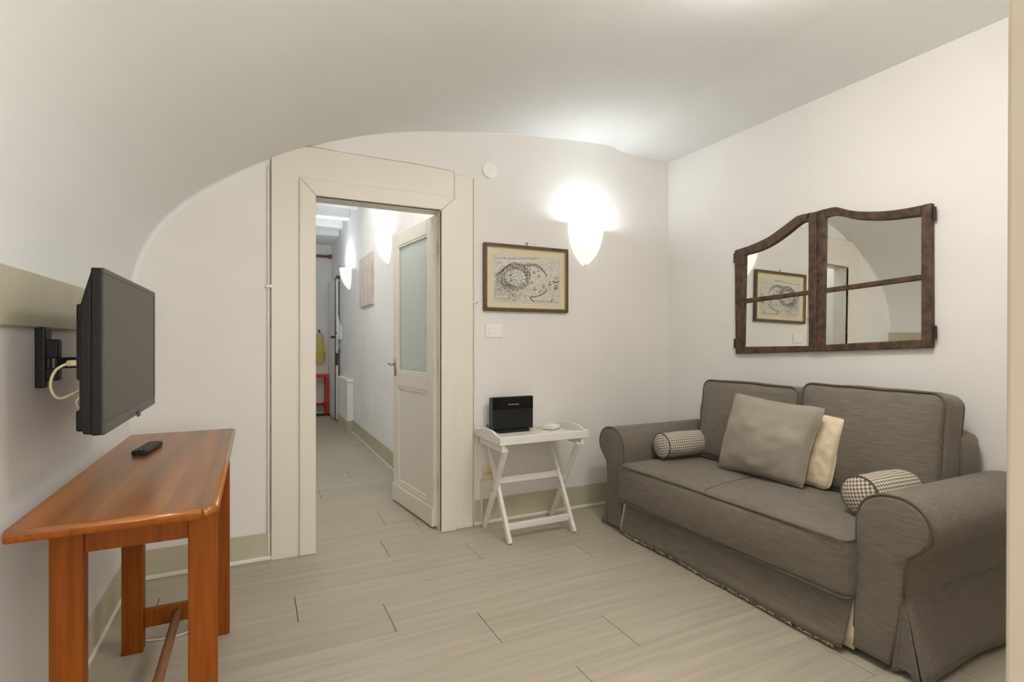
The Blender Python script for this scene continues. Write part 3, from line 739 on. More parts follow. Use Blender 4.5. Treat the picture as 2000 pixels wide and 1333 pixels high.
# ------------------------------------------------------------------ mirror made of two old window sashes
Lo = [(2.52, 1.81), (2.39, 1.825), (2.27, 1.852), (2.175, 1.893), (2.103, 1.928), (2.06, 1.945), (1.984, 1.945), (1.947, 1.944)]
Li = [(2.449, 1.768), (2.329, 1.78), (2.231, 1.807), (2.139, 1.849), (2.069, 1.888), (2.034, 1.901), (1.994, 1.901)]
Ro = [(1.947, 1.944), (1.904, 1.948), (1.838, 1.946), (1.783, 1.92), (1.711, 1.894), (1.617, 1.873), (1.54, 1.862), (1.461, 1.858), (1.374, 1.86)]
Ri = [(1.894, 1.898), (1.842, 1.899), (1.79, 1.881), (1.725, 1.853), (1.617, 1.827), (1.534, 1.817), (1.467, 1.813), (1.418, 1.809)]
mir = thing('sash_mirror', (XR, 1.947, 1.11), 'dark wooden mirror of two old arched window sashes above sofa', 'mirror')
xf, xb = 2.897, XR - 0.001
def curve_poly(o, i): return spline(o, 5) + list(reversed(spline(i, 5)))
def mpart(name, poly, d=0.0, bev=0.006): return MB().prism(poly, 'x', xf + d, xb).build(name, 'mirrorwood', mir, bevel=bev, seg=2)
mpart('top_rail', curve_poly([(2.449, 1.817)] + Lo[1:-1] + [(1.994, 1.945)], Li))
mpart('top_rail', curve_poly([(1.894, 1.948)] + Ro[2:-1] + [(1.418, 1.8585)], Ri))
mpart('stile', [(2.52, 1.81), (2.449, 1.818), (2.449, 1.117), (2.512, 1.113)], -0.002)
mpart('stile', [(1.994, 1.946), (1.949, 1.944), (1.949, 1.139), (1.994, 1.137)], -0.003)
mpart('stile', [(1.946, 1.944), (1.894, 1.949), (1.894, 1.141), (1.946, 1.139)], -0.006)
mpart('stile', [(1.418, 1.8585), (1.374, 1.86), (1.372, 1.167), (1.418, 1.165)], -0.002)
mpart('bottom_rail', [(2.449, 1.116), (1.994, 1.137), (1.994, 1.172), (2.449, 1.162)])
mpart('bottom_rail', [(1.894, 1.141), (1.418, 1.165), (1.418, 1.207), (1.894, 1.18)])
mpart('glazing_bar', [(2.449, 1.479), (1.994, 1.497), (1.994, 1.47), (2.449, 1.448)], 0.003)
mpart('glazing_bar', [(1.894, 1.5), (1.418, 1.524), (1.418, 1.498), (1.894, 1.47)], 0.003)
MB().prism([(1.958, 1.942), (1.937, 1.942), (1.937, 1.139), (1.958, 1.139)], 'x', xf - 0.014, xf).build('astragal', 'mirrorwood', mir, bevel=0.005)
MB().tube([(xf - 0.016, 1.928, 1.545), (xf - 0.004, 1.928, 1.545)], 0.007, 10).build('keyhole', 'mirrordark', mir)
def pane(poly, ty, tz, yc, zc):
    """thin mirror pane seated in its rebate with a small lean"""
    f = lambda y, z, d: (2.912 + d - ty * (y - yc) + tz * (z - zc), y, z)
    n = len(poly)
    MB().add([f(y, z, 0) for y, z in poly] + [f(y, z, 0.003) for y, z in poly],
             [tuple(range(n)), tuple(range(n, 2 * n))] + [(i, (i + 1) % n, n + (i + 1) % n, n + i) for i in range(n)]).build('mirror_pane', 'mirror', mir)
ex = 0.004
pane(curve_poly([(y, z + ex) for y, z in Li], [(2.452, 1.46), (1.991, 1.48)]), -0.010, 0.014, 2.22, 1.5)
pane([(2.452, 1.465), (1.991, 1.485), (1.991, 1.168), (2.452, 1.158)], -0.010, 0.014, 2.22, 1.5)
pane(curve_poly([(y, z + ex) for y, z in Ri], [(1.897, 1.485), (1.415, 1.511)]), 0.030, 0.014, 1.65, 1.5)
pane([(1.897, 1.487), (1.415, 1.513), (1.415, 1.203), (1.897, 1.176)], 0.030, 0.014, 1.65, 1.5)
for y, z in ((2.526, 1.757), (2.524, 1.18), (1.365, 1.804), (1.363, 1.238)):
    MB().tube([(2.906, y, z - 0.03), (2.906, y, z + 0.035)], 0.0075, 8).build('hinge', 'mirrordark', mir)

# ------------------------------------------------------------------ television
tvx = -0.340
tv = thing('television', (tvx - 0.03, 2.01, 0.963), 'black flat television on wall bracket above the wooden desk', 'television')
y0, y1, z0, z1 = 1.636, 2.384, 0.963, 1.384
MB().box(tvx - 0.028, tvx - 0.004, y0, y1, z0, z1).build('housing', 'tvblack', tv, bevel=0.004)
bw, bb = 0.013, 0.030
for a in ((y0, y1, z0, z0 + bb), (y0, y1, z1 - bw, z1), (y0, y0 + bw, z0 + bb, z1 - bw), (y1 - bw, y1, z0 + bb, z1 - bw)):
    MB().box(tvx - 0.006, tvx, a[0], a[1], a[2], a[3]).build('bezel', 'tvbezel', tv, bevel=0.0015)
MB().box(tvx - 0.005, tvx - 0.002, y0 + bw, y1 - bw, z0 + bb, z1 - bw).build('screen', 'screen', tv)
MB().prism([(tvx - 0.028, z0 + 0.002), (tvx - 0.045, z0 + 0.004), (tvx - 0.052, z0 + 0.05), (tvx - 0.052, z1 - 0.10), (tvx - 0.028, z1 - 0.004)], 'y', y0 + 0.006, y1 - 0.006).build('back_shell', 'tvblack', tv, bevel=0.004)
MB().box(tvx - 0.070, tvx - 0.052, y0 + 0.05, y1 - 0.05, z0 + 0.005, z0 + 0.06).build('speaker_bulge', 'tvblack', tv, bevel=0.006)
MB().box(tvx - 0.064, tvx - 0.052, y0 + 0.03, y1 - 0.05, 1.10, z1 - 0.09).build('rear_cover', 'tvblack', tv, bevel=0.005)
MB().box(tvx - 0.001, tvx + 0.004, 2.045, 2.085, z0 - 0.007, z0 + 0.012).build('logo_tab', 'tvbezel', tv, bevel=0.002)
MB().tube([(tvx - 0.017, y0 - 0.001, 1.20), (tvx - 0.017, y0 + 0.002, 1.20)], 0.003, 8).build('side_screw', 'gloss', tv)
br = thing('tv_bracket', (XL, 1.98, 1.07), 'black swivel wall bracket holding the television', 'bracket')
MB().box(XL, XL + 0.024, 1.925, 1.985, 1.066, 1.240).build('wall_plate', 'black', br, bevel=0.005)
MB().box(XL + 0.018, XL + 0.05, 1.935, 1.975, 1.15, 1.205).build('hinge_block', 'black', br, bevel=0.005)
MB().box(XL + 0.018, XL + 0.05, 1.935, 1.975, 1.085, 1.122).build('hinge_block', 'black', br, bevel=0.005)
MB().tube([(XL + 0.036, 1.955, 1.10), (XL + 0.036, 1.955, 1.19)], 0.010, 10).build('pivot', 'darkmetal', br)
MB().bar((XL + 0.036, 1.955, 1.136), (tvx - 0.068, 2.03, 1.136), 0.020, 0.032).build('arm', 'black', br, bevel=0.003)
MB().box(tvx - 0.078, tvx - 0.064, 1.97, 2.09, 1.08, 1.20).build('head_plate', 'black', br, bevel=0.003)
t = thing('tv_cable', (tvx - 0.06, 1.75, 1.1), 'cream cable looping behind the television', 'cable')
MB().tube(spline([(tvx - 0.055, 1.69, 1.143), (tvx - 0.085, 1.70, 1.143), (tvx - 0.115, 1.71, 1.125), (tvx - 0.128, 1.72, 1.085), (tvx - 0.118, 1.74, 1.052), (tvx - 0.09, 1.76, 1.062), (tvx - 0.055, 1.78, 1.092)], 7), 0.0035, 8).build('flex', 'cable', t, smooth=True)
MB().tube([(tvx - 0.088, 1.701, 1.143), (tvx - 0.055, 1.69, 1.145)], 0.008, 8).build('plug', 'cable', t, smooth=True)
MB().tube(spline([(tvx - 0.06, 1.72, 1.06), (tvx - 0.078, 1.73, 1.04), (tvx - 0.066, 1.74, 1.015)], 5), 0.003, 6).build('flex', 'cable', t, smooth=True)

# ------------------------------------------------------------------ desk
dk = thing('desk', (-0.28, 2.08, 0), 'narrow orange-brown wooden desk against the left wall', 'desk')
dx0, dx1, dy0, dy1, dz = -0.474, -0.080, 1.447, 2.725, 0.80
ch = 0.035
tp = thing('tabletop', (0, 0, 0), None, None); tp.parent = dk
bm_top = MB().prism([(dx0, dy0), (dx1 - ch, dy0), (dx1, dy0 + ch), (dx1, dy1), (dx0, dy1)], 'z', dz - 0.026, dz - 0.008)
COL.objects.unlink(tp); bpy.data.objects.remove(tp)
tp = bm_top.build('tabletop', 'deskwood', dk, bevel=0.006)
edges = [dx0, -0.405, -0.335, -0.262, -0.192, -0.128, dx1]
for a, b in zip(edges, edges[1:]):
    if b == dx1:
        poly = [(a, dy0 + 0.014), (b - ch, dy0 + 0.014), (b - 0.012, dy0 + ch + 0.002), (b - 0.012, dy1), (a, dy1)]
    else:
        poly = [(a, dy0 + 0.014), (b, dy0 + 0.014), (b, dy1), (a, dy1)]
    MB().prism(poly, 'z', dz - 0.010, dz).build('board', 'desktop', tp)
# rounded lipping on the near end and the room side
def half_round(p, q, r, name='lipping'):
    MB().tube([p, q], r, 14).build(name, 'desklip', tp, smooth=True)
half_round((dx0, dy0 + 0.013, dz - 0.0125), (dx1 - ch, dy0 + 0.013, dz - 0.0125), 0.0118)
half_round((dx1 - ch, dy0 + 0.013, dz - 0.0125), (dx1 - 0.011, dy0 + ch + 0.004, dz - 0.0125), 0.0118)
half_round((dx1 - 0.011, dy0 + ch + 0.004, dz - 0.0125), (dx1 - 0.011, dy1 - 0.002, dz - 0.0125), 0.0118)
lx = ((-0.456, -0.387), (-0.163, -0.094)); ly = ((1.660, 1.705), (2.443, 2.495))
for a, b in lx:
    for c, d in ly:
        MB().box(a, b, c, d, 0.0, dz - 0.026).build('leg', 'deskwood', dk, bevel=0.003)
for c in (1.667, 2.455): MB().box(lx[0][1], lx[1][0], c, c + 0.022, 0.665, dz - 0.026).build('apron', 'deskwood', dk, bevel=0.002)
for a in (-0.432, -0.135): MB().box(a, a + 0.022, 1.705, 2.443, 0.665, dz - 0.026).build('side_rail', 'deskwood', dk, bevel=0.002)
for c in (1.668, 2.458): MB().box(lx[0][1], lx[1][0], c, c + 0.024, 0.085, 0.155).build('end_stretcher', 'deskwood', dk, bevel=0.003)
MB().tube([(-0.275, 1.69, 0.125), (-0.275, 2.462, 0.125)], 0.0155, 14).build('dowel_stretcher', 'rod', dk, smooth=True)
t = thing('floor_cable', (-0.3, 2.6, 0), 'white cable lying on the floor under the desk', 'cable')
MB().tube(spline([(-0.455, 2.56, 0.004), (-0.40, 2.53, 0.004), (-0.33, 2.512, 0.004), (-0.27, 2.515, 0.004), (-0.235, 2.54, 0.004), (-0.22, 2.57, 0.004)], 8), 0.0035, 6).build('flex', 'whiteplastic', t, smooth=True)

# remote control
rm = thing('remote_control', (-0.352, 2.31, dz), 'small black remote control lying on the desk', 'remote')
rang = -0.12
def rt(x, y, z):
    c, s = math.cos(rang), math.sin(rang)
    return (-0.352 + x * c - y * s, 2.31 + x * s + y * c, dz + z)
mb = MB()
sec = [(-0.024, 0.004), (-0.020, 0.0), (0.020, 0.0), (0.024, 0.004), (0.025, 0.012), (0.021, 0.018), (-0.021, 0.018), (-0.025, 0.012)]
st = [(-0.094, 0.86), (-0.088, 1), (0.088, 1), (0.094, 0.86)]
vs = [rt(x * k, y, z) for y, k in st for x, z in sec]; n = len(sec)
fs = [tuple(range(n)), tuple(3 * n + i for i in range(n))] + [(j * n + i, j * n + (i + 1) % n, (j + 1) * n + (i + 1) % n, (j + 1) * n + i) for j in range(3) for i in range(n)]
mb.add(vs, fs).build('body', 'black', rm, bevel=0.002)
for r_ in range(9):
    for c_ in range(3):
        x, y = -0.013 + 0.013 * c_, -0.075 + 0.0185 * r_
        vs = [rt(x + dx, y + dy, z) for z in (0.017, 0.0205) for dx, dy in ((-0.0042, -0.005), (0.0042, -0.005), (0.0042, 0.005), (-0.0042, 0.005))]
        MB().add(vs, [(0, 3, 2, 1), (4, 5, 6, 7), (0, 1, 5, 4), (1, 2, 6, 5), (2, 3, 7, 6), (3, 0, 4, 7)]).build('button', 'button', rm, bevel=0.001)

# ------------------------------------------------------------------ tray table
tt = thing('tray_table', (1.58, 2.95, 0), 'white folding butler tray table with crossed legs by the doorway', 'table')
tx0, tx1, ty0, ty1, tz = 1.273, 1.887, 2.760, 3.145, 0.592
tray = MB().box(tx0 + 0.01, tx1 - 0.01, ty0 + 0.01, ty1 - 0.01, tz + 0.004, tz + 0.016).build('tray', 'traywhite', tt)
MB().box(tx0, tx1, ty0, ty0 + 0.014, tz, tz + 0.048).build('front_side', 'traywhite', tray, bevel=0.003)
MB().box(tx0, tx1, ty1 - 0.014, ty1, tz, tz + 0.048).build('back_side', 'traywhite', tray, bevel=0.003)
yc = (ty0 + ty1) / 2
pr = [(ty0 + 0.014, tz), (ty0 + 0.014, tz + 0.048), (ty0 + 0.05, tz + 0.050), (ty0 + 0.08, tz + 0.057), (ty0 + 0.105, tz + 0.067), (ty0 + 0.13, tz + 0.070), (yc, tz + 0.070)]
pr = pr + [(2 * yc - y, z) for y, z in reversed(pr[:-1])]
for x in (tx0, tx1 - 0.014):
    o = MB().prism(pr, 'x', x, x + 0.014).build('handle_end', 'traywhite', tray, bevel=0.003)
for x in (1.292, 1.838): MB().box(x, x + 0.022, ty0 + 0.012, ty1 - 0.03, tz - 0.045, tz).build('top_rail', 'traywhite', tt, bevel=0.003)
yA, yB_ = 2.785, 3.112
def xleg(x, ya_, yb_):
    MB().bar((x, ya_, 0.004), (x, yb_, 0.565), 0.022, 0.034, up=(0, 1, 0)).build('leg', 'traywhite', tt, bevel=0.003)
xleg(1.348, yA, yB_); xleg(1.795, yA, yB_)
xleg(1.322, yB_, yA); xleg(1.821, yB_, yA)
def at_leg(t_, fwd): return (yA + (yB_ - yA) * t_) if fwd else (yB_ + (yA - yB_) * t_)
MB().box(1.359, 1.784, at_leg(0.16, True) - 0.008, at_leg(0.16, True) + 0.008, 0.066, 0.106).build('stretcher', 'traywhite', tt, bevel=0.003)
MB().box(1.359, 1.784, at_leg(0.60, True) - 0.008, at_leg(0.60, True) + 0.008, 0.31, 0.35).build('stretcher', 'traywhite', tt, bevel=0.003)
for x in (1.335, 1.808): MB().tube([(x - 0.03, yc - 0.003, 0.285), (x + 0.03, yc - 0.003, 0.285)], 0.006, 8).build('pivot_pin', 'chrome', tt)
# router
rz = tz + 0.016
ro = thing('router', (1.51, 3.09, rz), 'black upright internet router on the white tray table', 'router')
MB().box(1.357, 1.665, 3.085, 3.112, rz + 0.016, rz + 0.228).build('case', 'black', ro, bevel=0.004)
MB().box(1.372, 1.663, 3.0825, 3.086, rz + 0.148, rz + 0.226).build('glossy_panel', 'gloss', ro, bevel=0.001)
MB().box(1.357, 1.365, 3.080, 3.088, rz + 0.018, rz + 0.226).build('side_rim', 'button', ro, bevel=0.001)
MB().prism([(1.41, 3.05), (1.62, 3.05), (1.64, 3.122), (1.39, 3.122)], 'z', rz, rz + 0.016).build('stand', 'black', ro, bevel=0.003)
for i in range(6): MB().box(1.482 + i * 0.013, 1.490 + i * 0.013, 3.0815, 3.0828, rz + 0.176, rz + 0.180).build('status_light', 'led', ro)
t = thing('router_cable', (1.33, 3.1, rz), 'thin dark cable curling beside the router', 'cable')
MB().tube(spline([(1.36, 3.10, rz + 0.03), (1.342, 3.09, rz + 0.045), (1.335, 3.085, rz + 0.058), (1.325, 3.08, rz + 0.042), (1.312, 3.07, rz + 0.03), (1.298, 3.06, rz + 0.022)], 6), 0.0028, 6).build('flex', 'black', t, smooth=True)
# white box with green plug
wb = thing('white_box', (1.79, 3.075, rz), 'small flat white network box beside the router', 'network box')
def rbox(m, c, hx_, hy_, z0_, z1_, ang):
    ca, sa = math.cos(ang), math.sin(ang)
    pts = [(c[0] + a * hx_ * ca - b * hy_ * sa, c[1] + a * hx_ * sa + b * hy_ * ca) for a, b in ((-1, -1), (1, -1), (1, 1), (-1, 1))]
    return m.prism(pts, 'z', z0_, z1_)
rbox(MB(), (1.79, 3.062), 0.050, 0.042, rz + 0.004, rz + 0.028, 0.55).build('case', 'whiteplastic', wb, bevel=0.004, seg=3)
rbox(MB(), (1.79, 3.062), 0.047, 0.039, rz, rz + 0.005, 0.55).build('foot', 'button', wb)
rbox(MB(), (1.79, 3.062), 0.051, 0.043, rz + 0.0145, rz + 0.0158, 0.55).build('joint_line', 'strip', wb)
t = thing('green_connector', (1.72, 3.09, rz), 'pale green fibre plug lying beside the white box', 'plug')
MB().bar((1.700, 3.085, rz + 0.014), (1.728, 3.078, rz + 0.014), 0.016, 0.016).build('shell', 'green', t, bevel=0.002)
MB().tube(spline([(1.700, 3.085, rz + 0.014), (1.685, 3.09, rz + 0.016), (1.665, 3.10, rz + 0.010), (1.64, 3.128, rz + 0.006)], 5), 0.003, 6).build('fibre', 'cable', t, smooth=True)

# ------------------------------------------------------------------ sofa
YM = 1.938      # middle of the sofa along the wall
sf = thing('sofa', (2.5, YM, 0), 'grey linen two-seat sofa with rolled arms and floor-length skirt', 'sofa')
def rbox_pts(h, r, puff, N=14, seed=0.0, wr=0.0):
    """rounded, puffed box centred on origin; returns verts, faces"""
    hx_, hy_, hz_ = h
    def warp(s): return 0.45 * s + 0.55 * math.sin(PI / 2 * s)
    vs, fs = [], []
    for ax in range(3):
        for sg in (-1, 1):
            o = len(vs)
            for j in range(N + 1):
                for i in range(N + 1):
                    a, b = warp(2 * i / N - 1), warp(2 * j / N - 1)
                    p = [0, 0, 0]; p[ax] = sg; p[(ax + 1) % 3] = a; p[(ax + 2) % 3] = b
                    q = Vector((p[0] * hx_, p[1] * hy_, p[2] * hz_))
                    c = Vector([max(-(hh - r), min(hh - r, qq)) for hh, qq in zip((hx_, hy_, hz_), q)])
                    d = q - c
                    q = c + d.normalized() * r if d.length > 1e-9 else q
                    for k in range(3):
                        u, v = p[(k + 1) % 3], p[(k + 2) % 3]
                        q[k] += puff[k] * p[k] * (1 - u * u) * (1 - v * v)
                    if wr:
                        q += q.normalized() * wr * noise.noise(q * 7 + Vector((seed, seed * 2, 0)))
                    vs.append(q)
            fs += [(o + j * (N + 1) + i, o + j * (N + 1) + i + 1, o + (j + 1) * (N + 1) + i + 1, o + (j + 1) * (N + 1) + i) for j in range(N) for i in range(N)]
    return vs, fs
def rrect(a, b, r, n=6):
    out = []
    for cx, cy, s in ((a - r, b - r, 0), (-a + r, b - r, 1), (-a + r, -b + r, 2), (a - r, -b + r, 3)):
        for k in range(n + 1):
            t_ = PI / 2 * (s + k / n); out.append((cx + r * math.cos(t_), cy + r * math.sin(t_)))
    return out
# inner body
MB().box(2.13, 2.86, 1.21, 2.665, 0.06, 0.215).build('base', 'sofa', sf)
for x in (2.17, 2.82):
    for y in (1.16, 2.715): MB().lathe([(0.022, 0), (0.028, 0.03), (0.03, 0.065)], (x, y, 0), 12).build('foot', 'rod', sf)
vs, fs = rbox_pts((0.085, 0.765, 0.375), 0.06, (0.01, 0.0, 0.01), 12, 3.1, 0.004)
MB().add([Vector((2.825, YM, 0.43)) + v for v in vs], fs).build('back_frame', 'sofa', sf, smooth=True, weld=True)
# seat cushion
vs, fs = rbox_pts((0.335, 0.706, 0.118), 0.034, (0.022, 0.0, 0.030), 22, 1.3, 0.004)
seat_c = Vector((2.352, YM, 0.325))
seat = MB().add([seat_c + v for v in vs], fs).build('seat_cushion', 'sofa', sf, smooth=True, weld=True)
for zz in (0.112, -0.108):
    lp = []
    for x, y in rrect(0.335, 0.706, 0.034, 5):
        lp.append((x, y))
    # subdivide so the cord follows the puffed front
    P = []
    for (a, b), (c, d) in zip(lp, lp[1:] + lp[:1]):
        k = max(1, int(math.hypot(c - a, d - b) / 0.05))
        for i in range(k):
            t_ = i / k; P.append((a + (c - a) * t_, b + (d - b) * t_))
    path = []
    for x, y in P:
        vv = (y / 0.706) ** 2; fx = 0.022 * (1 - min(1, vv)) * 0.28 * (1 if abs(x) > 0.3 else 0)
        wob = 0.004 * noise.noise(Vector((x * 3, y * 3, zz)))
        path.append(seat_c + Vector((x + math.copysign(fx - 0.006, x), y * 0.994, zz * (0.985) + wob)))
    MB().tube(path, 0.0046, 6, closed=True).build('piping', 'piping', seat, smooth=True)
path = [seat_c + Vector((0.3 - 0.615 * i / 20, 0.02 * math.sin(i / 20 * 2), 0.1205 + 0.029 * (1 - ((0.3 - 0.615 * i / 20) / 0.335) ** 2))) for i in range(21)]
path += [seat_c + Vector((-0.331, 0.015, 0.105)), seat_c + Vector((-0.346, 0.012, 0.07)), seat_c + Vector((-0.354, 0.01, 0.0)), seat_c + Vector((-0.344, 0.01, -0.07))]
MB().tube(path, 0.0026, 5).build('centre_seam', 'sofa', seat, smooth=True)
# back cushions
def back_cushion(y0_, y1_, ztop, seed):
    hw = (y1_ - y0_) / 2; hh = (ztop - 0.445) / 2; ht = 0.092; lean = math.radians(8)
    vs, fs = rbox_pts((ht, hw, hh), 0.045, (0.050, 0.006, 0.006), 18, seed, 0.007)
    c = Vector((2.69, (y0_ + y1_) / 2, 0.445 + hh))
    R_ = Matrix.Rotation(lean, 3, 'Y')
    cu = MB().add([c + R_ @ v for v in vs], fs).build('back_cushion', 'sofa', sf, smooth=True, weld=True)
    for s_, off in ((-1, 0.010), (1, 0.010)):
        P = rrect(hw, hh, 0.052, 6); Q = []
        for (a, b), (c2, d2) in zip(P, P[1:] + P[:1]):
            k = max(1, int(math.hypot(c2 - a, d2 - b) / 0.05))
            for i in range(k): Q.append((a + (c2 - a) * i / k, b + (d2 - b) * i / k))
        path = []
        for a, b in Q:
            v = Vector((s_ * (ht - off), a * 0.976, b * 0.978)); v += v.normalized() * 0.007 * noise.noise(v * 7 + Vector((seed, seed * 2, 0)))
            path.append(c + R_ @ v)
        MB().tube(path, 0.0046, 6, closed=True).build('piping', 'piping', cu, smooth=True)
    return cu
back_cushion(1.196, 1.856, 0.972, 4.2)
back_cushion(1.866, 2.545, 0.945, 9.7)

# arms: outline (y, z) of the near arm; the far one is its mirror image
arm_prof = spline([(1.236, 0.03), (1.236, 0.20), (1.236, 0.38), (1.236, 0.50), (1.228, 0.56), (1.200, 0.606), (1.155, 0.632), (1.105, 0.640), (1.052, 0.632), (1.008, 0.602),
                   (0.985, 0.555), (0.986, 0.510), (1.008, 0.470), (1.042, 0.442), (1.062, 0.405), (1.070, 0.34), (1.070, 0.26), (1.060, 0.17), (1.040, 0.09), (1.022, 0.03)], 4)
def arm(mirror):
    my = (lambda y: 2 * YM - y + 0.018) if mirror else (lambda y: y)
    xs = [2.086, 2.098, 2.13, 2.2, 2.3, 2.4, 2.5, 2.6, 2.7, 2.8, 2.87, 2.905]
    sd = 20.0 if mirror else 5.0
    n = len(arm_prof); vs = []
    for k, x in enumerate(xs):
        sc = {0: 0.985, 1: 1.0}.get(k, 1.0) if k < 2 else (0.985 if k == len(xs) - 1 else 1.0)
        for (y, z) in arm_prof:
            if mirror and z < 0.3: y = max(y, 1.064)
            yy = 1.12 + (y - 1.12) * sc; zz = z if z < 0.1 else 0.32 + (z - 0.32) * (1 + (sc - 1) * 0.7)
            w = 0.006 * noise.noise(Vector((x * 4 + sd, y * 6, z * 6)))
            flare = 0.02 * max(0, (0.28 - z) / 0.28) * (1 if k <= 2 else 0)
            if z < 0.06: w += 0.0
            vs.append((x - flare, my(yy + w), zz + (0.006 * noise.noise(Vector((x * 9, y * 3, sd))) if z < 0.06 else 0)))
    fs = [(j * n + i, j * n + i + 1, (j + 1) * n + i + 1, (j + 1) * n + i) for j in range(len(xs) - 1) for i in range(n - 1)]
    fs += [(j * n + n - 1, j * n, (j + 1) * n, (j + 1) * n + n - 1) for j in range(len(xs) - 1)]
    m = MB().add(vs, fs)
    # front and back caps as a fan from the spine of the profile
    for k, sgn in ((0, -1), (len(xs) - 1, 1)):
        ring = vs[k * n:(k + 1) * n]
        m.add(ring, [tuple(range(n))])
    a = m.build('arm', 'sofa', sf, smooth=True, weld=True)
    md = a.modifiers.new('edge', 'EDGE_SPLIT'); md.split_angle = math.radians(50)
    # front panel: puffed scroll with its own hem, cut back at the corner pleat
    pan = [(y, z) for y, z in arm_prof if z > 0.27 or y > 1.15]
    pan = [(1.12 + (y - 1.12) * 0.985, z if z < 0.1 else 0.32 + (z - 0.32) * 0.99) for y, z in pan] + [(1.080, 0.24), (1.088, 0.15), (1.100, 0.07), (1.108, 0.026)]
    cy, cz = 1.14, 0.36
    rings = []
    for s_, dx in ((1.0, 0.004), (0.985, -0.006), (0.93, -0.011), (0.7, -0.015), (0.35, -0.017)):
        rg = []
        for y, z in pan:
            y2 = cy + (y - cy) * s_; z2 = cz + (z - cz) * s_
            rg.append((2.084 + dx - 0.03 * max(0, (0.30 - z2) / 0.30) ** 1.3 + 0.003 * noise.noise(Vector((y2 * 14, z2 * 9, sd))), my(y2), z2))
        rings.append(rg)
    n2 = len(pan); vs2 = [v for g_ in rings for v in g_]
    fs2 = [(j * n2 + i, j * n2 + (i + 1) % n2, (j + 1) * n2 + (i + 1) % n2, (j + 1) * n2 + i) for j in range(4) for i in range(n2)] + [tuple(4 * n2 + i for i in range(n2))]
    MB().add(vs2, fs2).build('front_panel', 'sofa', a, smooth=True)
    # cord round the scroll and down the outer side
    i0 = next(i for i, p in enumerate(arm_prof) if p[1] > 0.10)
    path = []
    for y, z in arm_prof[i0:]:
        if z < 0.262 and y < 1.15: break
        path.append((2.079 - 0.022 * max(0, (0.30 - z) / 0.30), my(1.12 + (y - 1.12) * 0.992), z if z < 0.1 else 0.32 + (z - 0.32) * 0.993))
    MB().tube(path, 0.0046, 6).build('piping', 'piping', a, smooth=True)
    # outer side skirt with flared front corner and kick pleat
    def side(u, v):
        z = 0.28 * (1 - v) + 0.026 * v
        x = 2.092 + (2.895 - 2.088) * u - (0.045 * v if u == 0 else 0.03 * v * max(0, 1 - u * 6))
        y = 1.073 - (0.018 if mirror else 0.075) * v - 0.006 * math.sin(u * 9 + 1) * v + (0.010 if u > 0.93 else 0)
        return (x, my(y), z + 0.010 * v * noise.noise(Vector((u * 6, 1, sd))) - (0.012 * v if u < 0.05 else 0))
    MB().grid(side, 24, 8).build('side_skirt', 'sofa', a, smooth=True, solid=0.004)
    def pl(u, v):
        z = 0.255 * (1 - v) + 0.016 * v
        w = 0.5 * v
        ax_, ay_ = 2.078 - 0.016 * v, 1.082 + 0.022 * v       # front panel border
        bx_, by_ = 2.088 - 0.042 * v, 1.068 - (0.012 if mirror else 0.066) * v       # side panel border
        d = 0.030 * v * math.sin(PI * u) ** 0.8 - 0.012 * v * math.sin(3 * PI * u)
        return (ax_ + (bx_ - ax_) * u + d, my(ay_ + (by_ - ay_) * u + d * 0.4), z)
    MB().grid(pl, 14, 8).build('pleat', 'sofa', a, smooth=True, solid=0.003)
    return a
arm(False); arm(True)

# front skirt, lining and frayed hem
def skirt(u, v):
    y = 1.243 + (2.618 - 1.243) * u
    z = 0.225 * (1 - v) + (0.024 + 0.008 * noise.noise(Vector((u * 5, 0, 2)))) * v
    x = 2.072 - (0.055 - 0.015 * u) * v ** 1.2 + 0.010 * v * noise.noise(Vector((u * 4, v, 7.7)))
    sq = 0.009 * v
    return (x, y + (sq * (1 - u) * 1.0 if u < 0.5 else sq * 0.6 * u), z)
MB().grid(skirt, 60, 8).build('front_skirt', 'sofa', sf, smooth=True, solid=0.005)
for ya_, yb_ in ((1.228, 1.30), (2.58, 2.66)):
    MB().grid(lambda u, v: (2.082 - 0.030 * v, ya_ + (yb_ - ya_) * u, 0.215 * (1 - v) + 0.022 * v), 4, 4).build('lining', 'lining', sf, smooth=True, solid=0.003)
MB().grid(lambda u, v: (2.10 - 0.02 * v, 2.66 + 0.16 * u, 0.10 * (1 - v) + 0.014 * v), 4, 3).build('lining', 'lining', sf, smooth=True, solid=0.003)
hem = MB(); rh = random.Random(11)
for i in range(230):
    u = rh.uniform(0.02, 0.98)
    if noise.noise(Vector((u * 9, 4, 4))) < -0.25: continue
    x, y, z = skirt(u, 1.0)
    hem.tube([(x, y, z + 0.004), (x + rh.uniform(-.003, .003), y + rh.uniform(-.012, .012), z - rh.uniform(0.002, 0.009)), (x + rh.uniform(-.004, .004), y + rh.uniform(-.018, .018), z - rh.uniform(0.004, 0.013))], 0.0011, 3)
o = hem.build('frayed_hem', 'lining', sf); o['kind'] = 'stuff'

